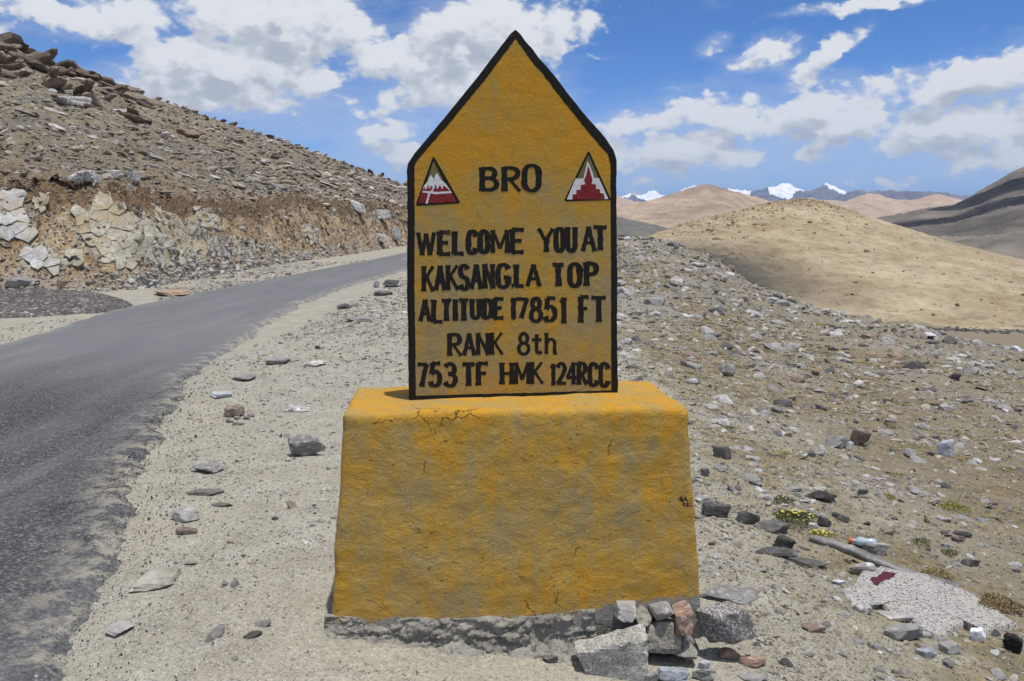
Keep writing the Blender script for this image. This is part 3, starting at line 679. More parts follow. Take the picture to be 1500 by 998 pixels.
#OBJECTS
# ------------------------------------------------------------------ stones and boulders of the hillside
def hill_sample(n, pxr, part):
    """random points of the hillside mesh; part 'bank', 'slope' or 'foot' (screen-uniform)"""
    out = []; r0, r1 = {'bank': (2, nb - 1), 'slope': (nb, nb + nsl - 4), 'foot': (0, 19)}[part]
    px = RNG.uniform(*pxr, n); ci = np.interp(px, hcols, np.arange(len(hcols))).astype(int)
    top = hpy[r1, ci]; bot = hpy[r0, ci]; py = RNG.uniform(0, 1, n) * (bot - top) + top
    rr = np.array([np.interp(-p, -hpy[r0:r1 + 1, c], np.arange(r0, r1 + 1)) if True else 0 for p, c in zip(py, ci)])
    i0 = np.clip(rr.astype(int), 0, len(HP1) - 2); f = (rr - i0)[:, None]; fc = RNG.uniform(0, 1, n)[:, None]; ci = np.clip(ci, 0, len(hcols) - 2)
    P = (HP1[i0, ci] * (1 - f) + HP1[i0 + 1, ci] * f) * (1 - fc) + (HP1[i0, ci + 1] * (1 - f) + HP1[i0 + 1, ci + 1] * f) * fc
    return P, px, py
P, px, py = hill_sample(17000, (-350, 640), 'slope')
s = pareto(len(P), 2.2, 22, 2.0) * P[:, 1] / F / 2; s = np.minimum(s, .75); P[:, 2] += s * .15; n = len(P)
scatter('hillside_rubble', P, s[:, None] * RNG.uniform([.9, .6, .5], [1.4, 1.1, 1], (n, 3)), rnd_rot(n, .25), RNG.integers(0, 10, n), PR_hill, 'countless broken stones covering the hillside above the road cut', 'rubble')
P, px, py = hill_sample(11000, (-350, 640), 'bank')
s = pareto(len(P), 2.2, 15, 2.1) * P[:, 1] / F / 2; P[:, 2] += s * .1; n = len(P)
scatter('bank_rubble', P, s[:, None] * RNG.uniform(.6, 1.2, (n, 3)), rnd_rot(n, .6), RNG.integers(0, 10, n), PR_hill, 'stones embedded in the brown soil of the road cut', 'rubble')
PR_talus = protos('talus', 6, 2, M['slab_blue'], seed0=400); PR_talus2 = protos('talus_grey', 6, 2, M['pale'], seed0=420)
for nm, nn, coll, lb in (('talus_stones', 4200, PR_talus, 'whitish broken rock piled along the foot of the cut'), ('scree_stones', 4200, PR_talus2, 'pale grey broken rock piled along the foot of the cut')):
    P, px, py = hill_sample(nn, (-40, 500), 'foot'); yb_ = np.interp(px, hcols, hpy[0]); yt_ = np.interp(px, hcols, hpy[19]); up_ = (yb_ - py) / (yb_ - yt_); k = RNG.uniform(0, 1, len(P)) < np.clip(1.25 - np.abs(px - 270) / 260, .15, 1) * np.clip(1.15 - up_ * np.where((px > 215) & (px < 400), .7, 1.9), .03, 1); P = P[k]
    k = RNG.uniform(0, 1, len(P)) < .9; P = P[k]; s = pareto(len(P), 2.6, 15, 1.8) * P[:, 1] / F / 2; P[:, 2] += s * .25; n = len(P)
    scatter(nm, P, s[:, None] * RNG.uniform(.6, 1.2, (n, 3)), rnd_rot(n, .5), RNG.integers(0, 6, n), coll, lb, 'rubble')
random.seed(21)
# crest boulders
pxs = list(np.arange(-8, 215, 10.5)) + list(np.arange(222, 600, 13))
for a in pxs:
    q, i = hill_pt(max(a, -59), np.interp(a, hp, hR) + random.uniform(3, 9 if a < 215 else 5)); big = a < 215
    s = (random.uniform(12, 24) if big else random.uniform(3.5, 8)) * q[1] / F
    lb = ('leftmost part of the rocky crest' if a < 70 else ('middle of the rocky crest' if a < 140 else 'lower end of the rocky crest')) if big else ('upper skyline of the hillside' if a < 340 else ('middle skyline of the hillside' if a < 480 else 'lowest skyline next to the sign board')); lb = ('weathered brown boulder in the ' if big else 'small brown boulder on the ') + lb
    stone((q[0], q[1], q[2] + s * .18), s, 'crest', lb, lb.replace('boulder', 'boulders'), 'boulder', 'boulder', (random.gauss(0, .25), .35 + random.gauss(0, .25), random.uniform(0, 6.28)), (1.2, .9, .8))
for k in range(60):
    a = random.uniform(-5, 235); q, i = hill_pt(a, np.interp(a, hp, hR) + 6 + random.uniform(0, 1) ** 1.5 * 42); s = random.uniform(8, 21) * q[1] / F
    sz = 'large' if s * F / q[1] > 15 else 'small'; hw = 'at the left edge' if a < 75 else ('in the middle' if a < 155 else 'at the lower end'); stone((q[0], q[1], q[2] + s * .2), s, 'crest', f'{sz} weathered brown boulder just below the rocky crest, {hw}', f'{sz} boulders just below the crest, {hw}', 'boulder', 'boulder', (random.gauss(0, .25), .35, random.uniform(0, 6.28)), (1.3, .8, .7))
for k in range(110):
    a = random.uniform(5, 590); yR_, yT_ = np.interp(a, hp, hR), np.interp(a, hp, hT); q, i = hill_pt(a, random.uniform(yR_ + 30, yT_ - 6) if yT_ - yR_ > 45 else yR_ + 12); s = (3.5 + 8 * random.uniform(0, 1) ** 2.2) * q[1] / F
    mk = random.choice(['pale', 'grey', 'hill_mix']); cn = {'pale': 'pale speckled', 'grey': 'grey', 'hill_mix': 'buff'}[mk]
    sz = 'big' if s * F / q[1] > 6.5 else 'small'; hw = 'above the dark gravel' if a < 150 else ('above the big cracked rock face' if a < 320 else 'towards the sign'); stone((q[0], q[1], q[2] + s * .1), s, mk, f'{sz} {cn} flat boulder on the hillside {hw}', f'{sz} {cn} boulders on the hillside {hw}', 'boulder', 'boulder', (random.gauss(0, .15), .3, random.uniform(-.5, .5)), (1.4, .9, .6))

# ------------------------------------------------------------------ single stones, each measured from the photograph
def lone(box, matk, label, hr=.6, seed=0, sub=3, name='stone', cat='stone', onhill=False, group=None, nplanes=11, yaw=0., rough=.03, tilt=0., sink=.12, mat=None, z=None):
    x0, y0, x1, y1 = box; cx = (x0 + x1) / 2
    if onhill: q, _ = hill_pt(cx, y1 - 1)
    elif z is not None: q = at_z(cx, y1, z)
    else: q = ground_hit(cx, y1)[0]
    if z is not None: q[2] = max(z, gz(q[0], q[1])[0] - .01) if False else z
    D = q[1]; wM = (x1 - x0) * D / F; H = (y1 - y0) * D / F
    dep = max(.12, (CAMZ - q[2]) / D); h = hr * H; d = min(max((H - h * .97) / dep, wM * .45), wM * 1.2)
    h = max(h, H - d * dep)
    V, Fs = rock_verts(seed + 500, sub, (1, 1, 1), nplanes, rough, boxy=nplanes < 14)
    rg2 = np.random.default_rng(seed + 77); yaw = yaw + (rg2.uniform(-.9, .9) if nplanes < 14 else 0); ry = rg2.uniform(.12, .38) * rg2.choice([-1, 1]); cy_, sy_ = math.cos(ry), math.sin(ry)
    if nplanes < 14 and hr > .3: V = V @ np.array([[cy_, 0, sy_], [0, 1, 0], [-sy_, 0, cy_]])
    c_, s_ = math.cos(yaw), math.sin(yaw); V = V @ np.array([[c_, s_, 0], [-s_, c_, 0], [0, 0, 1]])
    mn, mx = V.min(0), V.max(0); V = (V - (mn + mx) / 2) / (mx - mn) * np.array([wM, d, h * (1 + sink)])
    if tilt:
        V[:, 2] += V[:, 0] * tilt
    me = bpy.data.meshes.new(name); me.from_pydata(V.tolist(), [], Fs); me.materials.append(mat or M[matk])
    o = bpy.data.objects.new(name, me); o.location = (q[0], q[1] + d * .42, q[2] + h * (.5 - sink * .5)); link(o); tag(o, label, cat, group); return o
M['granite'] = rockmat('lichen_granite', [(0, (.40, .39, .36)), (1, (.46, .45, .41))], .5, 42, .012, sc=3.6)
M['granite2'] = rockmat('two_tone_granite', [(0, (.21, .20, .195)), (1, (.26, .25, .24))], .6, 60, .02, (.27, .19, .13, .8), sc=2.2)
M['blue_stone'] = rockmat('bluish_stone', [(0, (.36, .39, .44)), (1, (.44, .47, .51))], .2, 40, .05)
M['matt_black'] = rockmat('matt_black', [(0, (.022, .022, .021)), (1, (.035, .033, .03))], .05, 40, .05)
M['green_stone'] = rockmat('green_black_stone', [(0, (.05, .06, .055)), (1, (.07, .08, .07))], .05, 40, .05)
M['reddish'] = rockmat('reddish_stone', [(0, (.28, .19, .145)), (1, (.33, .22, .165))], .3, 50, .05)
M['rose_slab'] = rockmat('rose_slab', [(0, (.34, .24, .18)), (1, (.38, .27, .2))], .2, 40, .1)
M['sandy'] = rockmat('sandy_rock', [(0, (.36, .335, .28)), (1, (.40, .375, .32))], .15, 40, .02)
LONE = [
 ((418, 632, 476, 669), 'grey', 'jagged grey brown stone alone on the gravel left of the yellow base', dict(hr=.85, seed=3, nplanes=9)),
 ((326, 592, 356, 613), 'brown', 'small brown wedge shaped stone beside a few pebbles near the road edge', dict(hr=.8, seed=4)),
 ((276, 668, 321, 693), 'grey', 'grey slab half buried between the road and the sign, tilted', dict(hr=.4, seed=5)),
 ((271, 713, 327, 728), 'dark', 'long flat dark stone sunk in the pale gravel beside the road', dict(hr=.4, seed=6)),
 ((307, 734, 341, 744), 'dark', 'thin dark flake of stone beside a longer flat dark stone', dict(hr=.4, seed=7)),
 ((242, 740, 290, 768), 'grey', 'tilted grey and whitish slab near the ragged asphalt edge', dict(hr=.5, seed=8)),
 ((250, 768, 289, 784), 'brown', 'rounded yellowish brown stone sunk in gravel just below a tilted slab', dict(hr=.5, seed=9)),
 ((188, 820, 249, 868), 'sandy', 'large pale flat rock sunk in the sand by the asphalt', dict(hr=.15, seed=10)),
 ((145, 899, 187, 933), 'grey', 'thin grey stone plate lying flat near the lower end of the road edge', dict(hr=.12, seed=11, nplanes=7)),
 ((382, 519, 419, 536), 'grey', 'grey slab with pale top beyond the wedge shaped stone', dict(hr=.5, seed=12)),
 ((332, 544, 368, 558), 'grey', 'low grey slab closest to the notch in the asphalt edge', dict(hr=.45, seed=13)),
 ((440, 524, 473, 537), 'pale', 'white topped slab on the gravel left of the sign board', dict(hr=.5, seed=14)),
 ((411, 586, 453, 602), 'pale', 'flat whitish stone lying left of the top of the yellow base', dict(hr=.3, seed=15)),
 ((300, 569, 336, 585), 'blue_stone', 'low bluish grey slab at the ragged edge of the asphalt', dict(hr=.4, seed=16)),
 ((545, 423, 573, 434), 'dark', 'flat black slab beside the far road edge left of the sign board', dict(hr=.6, seed=17)),
 ((560, 407, 584, 421), 'dark', 'dark rounded block by the far road edge, touching the sign board in view', dict(hr=.7, seed=18)),
 ((545, 409, 556, 421), 'white', 'round white stone between two dark blocks by the far road edge', dict(hr=.8, seed=19)),
 ((491, 444, 512, 454), 'dark', 'small dark slab in the stone cluster beside the far road edge', dict(hr=.6, seed=20)),
 ((500, 460, 545, 474), 'grey', 'low grey slab in the stone cluster beside the far road edge', dict(hr=.4, seed=21)),
 ((1029, 730, 1073, 757), 'dark', 'dark brown block touching the right edge of the base, first of the dark row', dict(hr=.7, seed=22)),
 ((1078, 744, 1116, 771), 'dark', 'second dark block of the row running down from the base', dict(hr=.8, seed=23)),
 ((1106, 756, 1164, 784), 'dark', 'largest dark brown slab of the row right of the base', dict(hr=.5, seed=24)),
 ((1132, 779, 1169, 804), 'green_stone', 'smooth greenish black stone at the lower end of the dark row', dict(hr=.8, seed=25)),
 ((1104, 800, 1178, 818), 'dark', 'thin layered dark slab lying just below the greenish black stone', dict(hr=.4, seed=26)),
 ((1150, 810, 1222, 834), 'dark', 'broken dark slab pointing away from the layered one', dict(hr=.35, seed=27, tilt=-.15)),
 ((1018, 722, 1049, 739), 'pale', 'pale stone behind the first dark block at the edge of the base', dict(hr=.6, seed=28)),
 ((1041, 648, 1074, 673), 'dark', 'dark cube like stone on the slope just right of the yellow base', dict(hr=.85, seed=29, nplanes=8)),
 ((1026, 682, 1041, 699), 'dark', 'small dark block near the right edge of the yellow base', dict(hr=.8, seed=30)),
 ((1211, 632, 1250, 659), 'grey', 'big grey boulder leaning against a brown one on the slope', dict(hr=.7, seed=31, name='boulder')),
 ((1246, 623, 1277, 654), 'brown', 'upright brown boulder beside the big grey one', dict(hr=.9, seed=32, name='boulder')),
 ((1240, 645, 1252, 661), 'white', 'small white stone wedged before the grey and brown boulders', dict(hr=.9, seed=33)),
 ((1372, 640, 1400, 669), 'blue_stone', 'pale bluish block standing alone on the slope far right', dict(hr=.9, seed=34, nplanes=7)),
 ((1174, 712, 1233, 734), 'matt_black', 'flat oval black object propped up on the slope', dict(hr=.5, seed=35, nplanes=18)),  # dark oval object of unclear material, built from a rock shape
 ((1257, 713, 1274, 727), 'dark', 'small dark cube right of the flat oval black object', dict(hr=.85, seed=36)),
 ((1220, 747, 1248, 765), 'dark', 'slender dark stone lying diagonally above the bottle', dict(hr=.6, seed=37, tilt=-.3)),
 ((1198, 753, 1219, 772), 'dark', 'dark stone beside a white one, left of the bottle', dict(hr=.85, seed=38)),
 ((1183, 764, 1200, 777), 'white', 'whitish stone beside the yellow flowers', dict(hr=.8, seed=39)),
 ((1266, 784, 1309, 811), 'grey', 'rounded grey stone right behind the crushed bottle', dict(hr=.7, seed=40)),
 ((1247, 820, 1290, 845), 'pale', 'white speckled cobble above the maroon paint patch', dict(hr=.7, seed=41, nplanes=20)),
 ((1218, 847, 1240, 860), 'blue_stone', 'small bluish grey cobble left of the maroon paint patch', dict(hr=.7, seed=42, nplanes=16)),
 ((1296, 905, 1359, 943), 'grey', 'dark grey angular rock below the speckled granite slab', dict(hr=.6, seed=43)),
 ((1290, 892, 1343, 913), 'grey', 'thin grey slab resting behind the dark grey angular rock', dict(hr=.35, seed=44)),
 ((1343, 940, 1375, 962), 'blue_stone', 'bluish grey stone just right of the dark grey angular rock', dict(hr=.6, seed=45)),
 ((1252, 878, 1282, 899), 'pale', 'pale stone at the lower left corner of the granite slab', dict(hr=.6, seed=46)),
 ((1177, 906, 1214, 927), 'brown', 'low brown stone on the gravel left of the dark angular rock', dict(hr=.4, seed=47)),
 ((1410, 812, 1440, 829), 'dark', 'dark purplish stone right of the grey board', dict(hr=.6, seed=48)),
 ((1394, 783, 1417, 795), 'dark', 'small dark stone on the slope above the purplish one', dict(hr=.7, seed=49)),
 ((1474, 915, 1506, 958), 'matt_black', 'black block at the right end of the granite slab', dict(hr=.7, seed=50)),
 ((1380, 935, 1412, 962), 'grey', 'grey stone below the notch in the granite slab', dict(hr=.6, seed=51)),
 ((1345, 925, 1372, 938), 'pale', 'flat pale stone under the edge of the granite slab', dict(hr=.5, seed=52)),
 ((838, 896, 956, 994), 'granite', 'large lichen speckled white granite block before the broken corner of the base', dict(hr=.72, seed=62, sub=4, nplanes=8, z=-.2)),
 ((1017, 868, 1112, 947), 'granite2', 'brown and grey granite block with a yellow paint streak under the right corner', dict(hr=.75, seed=67, sub=4, nplanes=9, z=-.16)),
 ((1024, 846, 1124, 886), 'grey', 'flat grey ledge stone behind the two tone granite block', dict(hr=.3, seed=55, z=-.05)),
 ((1083, 948, 1127, 976), 'reddish', 'reddish brown stone below the two tone granite block', dict(hr=.5, seed=56)),
 ((1012, 972, 1052, 1002), 'pale', 'pale angular stone at the bottom between two grey ones', dict(hr=.6, seed=57)),
 ((962, 966, 1012, 1004), 'blue_stone', 'bluish grey wedge of rock just right of the lichen block', dict(hr=.6, seed=58)),
 ((940, 975, 968, 1002), 'grey', 'dark grey stone touching the lower right of the lichen block', dict(hr=.6, seed=59)),
 ((1022, 962, 1042, 982), 'blue_stone', 'small bluish pebble above the pale angular stone', dict(hr=.7, seed=60)),
 ((1052, 940, 1082, 966), 'brown', 'brown stone wedged below the right granite block', dict(hr=.6, seed=61)),
 ((793, 957, 820, 973), 'dark', 'dark grey stone poking out under the cement footing', dict(hr=.7, seed=63)),
 ((1080, 978, 1130, 998), 'grey', 'flat grey stone at the bottom right of the base', dict(hr=.35, seed=64)),
]
for box, mk, lb, kw in LONE: lone(box, mk, lb, **kw)
for i in range(6):
    a = [(335, 615), (343, 619), (352, 621), (360, 612), (366, 607), (346, 613)][i]
    lone((a[0] - 5, a[1] - 4, a[0] + 6, a[1] + 3), 'grey', 'small pebble clustered beside the brown wedge shaped stone', seed=80 + i, hr=.8, sub=2, group='pebbles beside the wedge shaped stone', name='pebble', cat='pebble')
for box, mk, lb, kw in [((84, 131, 141, 156), 'pale', 'long pale slab high on the left hillside', dict(seed=70, hr=.6)), ((176, 155, 208, 167), 'pale', 'light grey slab below the long pale slab on the hillside', dict(seed=71)),
                        ((266, 186, 301, 201), 'brown', 'brown boulder with a grey side on the hillside, beside yellow lichen', dict(seed=72, hr=.8)), ((245, 190, 258, 202), 'pale', 'small pale rock beside the brown boulder on the hillside', dict(seed=73)),
                        ((110, 248, 150, 270), 'pale', 'pale wedge of rock sticking up from the soil lip of the cut', dict(seed=74, hr=.9)), ((195, 250, 212, 271), 'pale', 'upright pale rock at the soil lip of the cut', dict(seed=75, hr=.95)),
                        ((155, 246, 185, 262), 'pale', 'rounded pale rock just above the soil lip', dict(seed=76, hr=.8)), ((508, 292, 534, 308), 'pale', 'slanting pale slab sticking out of the cut near the sign board', dict(seed=77, hr=.5, tilt=-.5)),
                        ((545, 340, 566, 354), 'pale', 'pale slab low in the cut just left of the sign board', dict(seed=78, hr=.6, tilt=-.4)), ((566, 330, 588, 352), 'pale', 'grey blocky rock in the cut behind the sign board edge', dict(seed=79, hr=.9)),
                        ((540, 305, 572, 322), 'pale', 'cracked pale rock in the brown cut near the sign board', dict(seed=81, hr=.8)), ((-8, 398, 42, 428), 'grey', 'big grey slab behind the dark gravel heap at the left edge', dict(seed=82, hr=.6)),
                        ((195, 403, 216, 419), 'pale', 'rounded pale block at the foot of the big cracked rock face', dict(seed=83, hr=.9)), ((80, 408, 94, 425), 'brown', 'small brown block at the foot of the cut above the dark gravel', dict(seed=84, hr=.9))]:
    lone(box, mk, lb, onhill=True, name='boulder', cat='boulder', **kw)
lone((211, 419, 268, 434), 'rose_slab', 'flat rose brown slab lying at the verge across the road', hr=.3, seed=85, z=.0)

# ------------------------------------------------------------------ fractured rock faces in the cut: every block its own piece
def clip_poly(poly, a, b):          # keep the side nearer to a than b
    mid = (a + b) / 2; nrm = b - a; out = []
    for i in range(len(poly)):
        p, q = poly[i], poly[(i + 1) % len(poly)]; dp, dq = (p - mid) @ nrm, (q - mid) @ nrm
        if dp <= 0: out.append(p)
        if dp * dq < 0: out.append(p + (q - p) * (dp / (dp - dq)))
    return out
def inside(p, poly):
    c = False; n = len(poly); j = n - 1
    for i in range(n):
        if (poly[i][1] > p[1]) != (poly[j][1] > p[1]) and p[0] < (poly[j][0] - poly[i][0]) * (p[1] - poly[i][1]) / (poly[j][1] - poly[i][1]) + poly[i][0]: c = not c
        j = i
    return c
def rock_face(poly, cell, mat, label, seed, proud=.14, gap=.006, vary=1.0):
    rg = np.random.default_rng(seed); poly = [np.array(p, float) for p in poly]; A_ = np.array(poly); mn, mx = A_.min(0), A_.max(0)
    area = (mx - mn).prod(); npt = int(area / cell ** 2)
    e1, e2 = np.array([1, .5]) * cell * 1.25, np.array([-.42, .9]) * cell * .62; c_0 = (mn + mx) / 2; pts = []
    for i_ in range(-14, 15):
        for j_ in range(-26, 27):
            p_ = c_0 + e1 * (i_ + .5 * (j_ % 2) * rg.uniform(.3, 1)) + e2 * j_ + rg.normal(0, cell * .13, 2)
            if rg.uniform() > .30 and (mn - 40 < p_).all() and (p_ < mx + 40).all(): pts.append(p_)
    c = A_.mean(0); q0, _ = hill_pt(c[0], c[1]); root = empty('rock_face', tuple(q0)); tag(root, label, 'rock face')
    for p in pts:
        if not inside(p, poly): continue
        pl = [p + np.array(v) * cell * 1.5 for v in ((-1, -1), (1, -1), (1, 1), (-1, 1))]
        # convex outline expected
        for q in pts:
            if q is p: continue
            if np.hypot(*(q - p)) < cell * 4: pl = clip_poly(pl, p, q)
            if len(pl) < 3: break
        if len(pl) < 3: continue
        B = np.array(pl); cc = B.mean(0)
        if (B.max(0) - B.min(0)).min() < 2.2: continue
        prd = proud * (.5 + vary * (.5 * rg.uniform() ** 2 + .5 * pn(np.array([[p[0] / 30, p[1] / 18, seed]]))[0])); tl = (rg.normal(0, .05, 2) + np.array([.02, .05])) * vary
        # outline with extra points
        O = []
        for i in range(len(B)):
            O.append(B[i]); O.append((B[i] + B[(i + 1) % len(B)]) / 2 + rg.normal(0, .4 * vary, 2))
        O = np.array(O); nO = len(O); ring = []
        for shr, out_ in ((gap * .4, -.35), (gap, prd * .6), (gap + .008 + .02 * vary, prd)):
            for o_ in O:
                pp = cc + (o_ - cc) * (1 - shr); w3, _ = hill_pt(pp[0], pp[1]); dd = out_ + ((pp - cc) @ tl) * .12 * (out_ > 0)
                wv = np.array([0, 0, CAMZ]) - w3; wv /= np.linalg.norm(wv); wv = wv * .8 + np.array([0, 0, .35]); ring.append(w3 + wv * dd)
        w3, _ = hill_pt(cc[0], cc[1]); wv = np.array([0, 0, CAMZ]) - w3; wv /= np.linalg.norm(wv); ring.append(w3 + (wv * .8 + np.array([0, 0, .35])) * (prd + rg.normal(0, .012)))
        Fs = [(k * nO + i, k * nO + (i + 1) % nO, (k + 1) * nO + (i + 1) % nO, (k + 1) * nO + i) for k in (0, 1) for i in range(nO)] + [(2 * nO + i, 2 * nO + (i + 1) % nO, 3 * nO) for i in range(nO)]
        mesh('block', np.array(ring), Fs, mat, root, smooth=False)
    return root
_hill_cache = {}
_hp_raw = hill_pt
def hill_pt(px, py):
    # smoothed surface under the blocks
    a = [_hp_raw(px + dx, py + dy)[0] for dx, dy in ((0, 0), (9, 0), (-9, 0), (0, 6), (0, -6))]
    return np.mean(a, 0), 0
rock_face([(104, 318), (124, 296), (150, 289), (178, 294), (205, 318), (236, 346), (250, 368), (236, 384), (196, 386), (166, 391), (143, 378), (118, 346)], 17, M['slab'], 'big cream rock face split by dark cracks in the middle of the cut', 1, .10, .001, .22)
rock_face([(205, 300), (245, 306), (290, 345), (312, 378), (262, 384), (252, 372), (222, 330)], 11, M['slab'], 'finely broken pale rock at the right of the big cracked face', 2, .11, .003, .6)
rock_face([(-30, 290), (20, 285), (28, 296), (60, 345), (56, 352), (14, 352), (-30, 330)], 17, M['slab_blue'], 'pale bluish rock face at the left end of the cut, upper one', 3, .12, .002, .25)
rock_face([(18, 352), (34, 353), (75, 372), (88, 394), (78, 400), (50, 388), (28, 375)], 15, M['slab_blue'], 'pale bluish rock face low in the cut at the left, above the dark gravel', 4, .12, .002, .25)
rock_face([(88, 370), (100, 364), (118, 370), (128, 388), (118, 394), (95, 384)], 10, M['slab'], 'small whitish rock face between the bluish and the cream ones', 5, .18)
rock_face([(285, 300), (303, 303), (322, 330), (316, 342), (292, 325)], 9, M['slab'], 'small cream rock wedge in the brown soil right of the big face', 6, .2)
rock_face([(48, 285), (68, 283), (76, 300), (66, 318), (50, 306)], 9, M['slab'], 'small buff rock cluster between the bluish face and the cream face', 7, .15)
rock_face([(440, 330), (462, 334), (470, 352), (458, 356), (442, 344)], 7, M['slab'], 'small broken pale outcrop in the brown part of the cut', 8, .2)
hill_pt = _hp_raw

# dark gravel heap by the road on the left
u = np.linspace(-1, 1, 60); U_, V_ = np.meshgrid(u, u); rr_ = np.sqrt(U_ ** 2 + V_ ** 2)
ctr = at_z(35, 448, 0); hx = ctr[0] - .3 + U_ * 2.5 + V_ * -.6; hy = ctr[1] + V_ * 2.3
hz = np.maximum(0, 1 - rr_ ** 2) ** .8 * .30; q = np.stack([hx.ravel(), hy.ravel(), 0 * hx.ravel()], 1)
hz = hz.ravel() + (fbm(q * 1.5, 4) * .12 + fbm(q * 7, 3) * .03) * np.clip(1.2 - rr_.ravel(), 0, 1) - .06 * sstep(rr_.ravel(), .85, 1.1) + .01
def m_heap(t, bs):
    p = POS(t); v = t.voro(p, 22, out='Color'); a = t.sep(v); n = t.noise(p, 3, 5, .6)
    c = t.mix(1, t.ramp(a[0], [(0, (.05, .048, .05)), (.6, (.10, .095, .095)), (.9, (.17, .16, .155)), (1, (.34, .33, .31))]), t.ramp(n, [(.3, (.8, .8, .8)), (.7, (1.4, 1.3, 1.2))]), 'MULTIPLY')
    return c, t.m('ADD', t.m('SUBTRACT', 1, t.voro(p, 22)), n), .03
heap = mesh('gravel_heap', np.stack([hx.ravel(), hy.ravel(), hz], 1), grid_faces(60, 60), material('dark_gravel', m_heap))
tag(heap, 'low heap of dark gravel beside the road at the left edge', 'gravel heap', kind='stuff')

# ------------------------------------------------------------------ red stones on top of the tan hill, dark line of stones on the plain
def surf_pts(G, pxs, n, fsel):
    nr, ncl = G.shape[:2]; nf = nr - 14; i = RNG.uniform(0, nf, n); j = RNG.uniform(0, ncl - 2, n)
    k = fsel(i / nf, np.interp(j, np.arange(ncl), pxs)); i, j = i[k], j[k]; i0, j0 = i.astype(int), j.astype(int); f, g_ = (i - i0)[:, None], (j - j0)[:, None]
    return (G[i0, j0] * (1 - f) + G[i0 + 1, j0] * f) * (1 - g_) + (G[i0, j0 + 1] * (1 - f) + G[i0 + 1, j0 + 1] * f) * g_
def sel(v, px):
    cl = pn(np.stack([px / 22, v * 14, 0 * v], 1))
    top = np.exp(-((px - 1170) / 65) ** 2) * sstep(v, .80, 1.0) * 1.0
    mid = .55 * np.exp(-((px - 1090) / 120) ** 2) * sstep(v, .25, .9) * (cl > .08)
    lft = .5 * np.exp(-((px - 1040) / 60) ** 2) * sstep(v, .7, .98)
    return RNG.uniform(0, 1, len(v)) < np.maximum(np.maximum(top, mid), np.maximum(lft, .012 + .03 * (cl > .2)))
P = np.concatenate([surf_pts(H1, H1px, 60000, sel), surf_pts(H1, H1px, 16000, lambda v, px: (RNG.uniform(0, 1, len(v)) < np.exp(-((px - 1172) / 48) ** 2) * sstep(v, .84, .97)) & (v > .8))]); s = pareto(len(P), .35, 2.2, 2.3) * .75; P[:, 2] += s * .1; n = len(P)
scatter('hill_rubble', P, s[:, None] * RNG.uniform(.7, 1.1, (n, 3)), rnd_rot(n, .4), RNG.integers(0, 6, n), PR_red, 'reddish brown stones strewn over the top of the tan hill', 'rubble')
PR_dk = protos('darkline', 4, 1, M['dark'], seed0=240)
px = RNG.uniform(1350, 1640, 420); py = 482 + (px - 1370) * .012 + RNG.normal(0, 1.3, 420); P = np.array([at_z(a, b, -21.4) for a, b in zip(px, py)])
P[:, 2] = np.maximum(gz(P[:, 0], P[:, 1]), -60) + .1
scatter('roadside_stones', P, RNG.uniform(.25, .65, (420, 1)) * np.ones((1, 3)), rnd_rot(420), RNG.integers(0, 4, 420), PR_dk, 'line of dark stones along the track at the foot of the tan hill', 'stones')

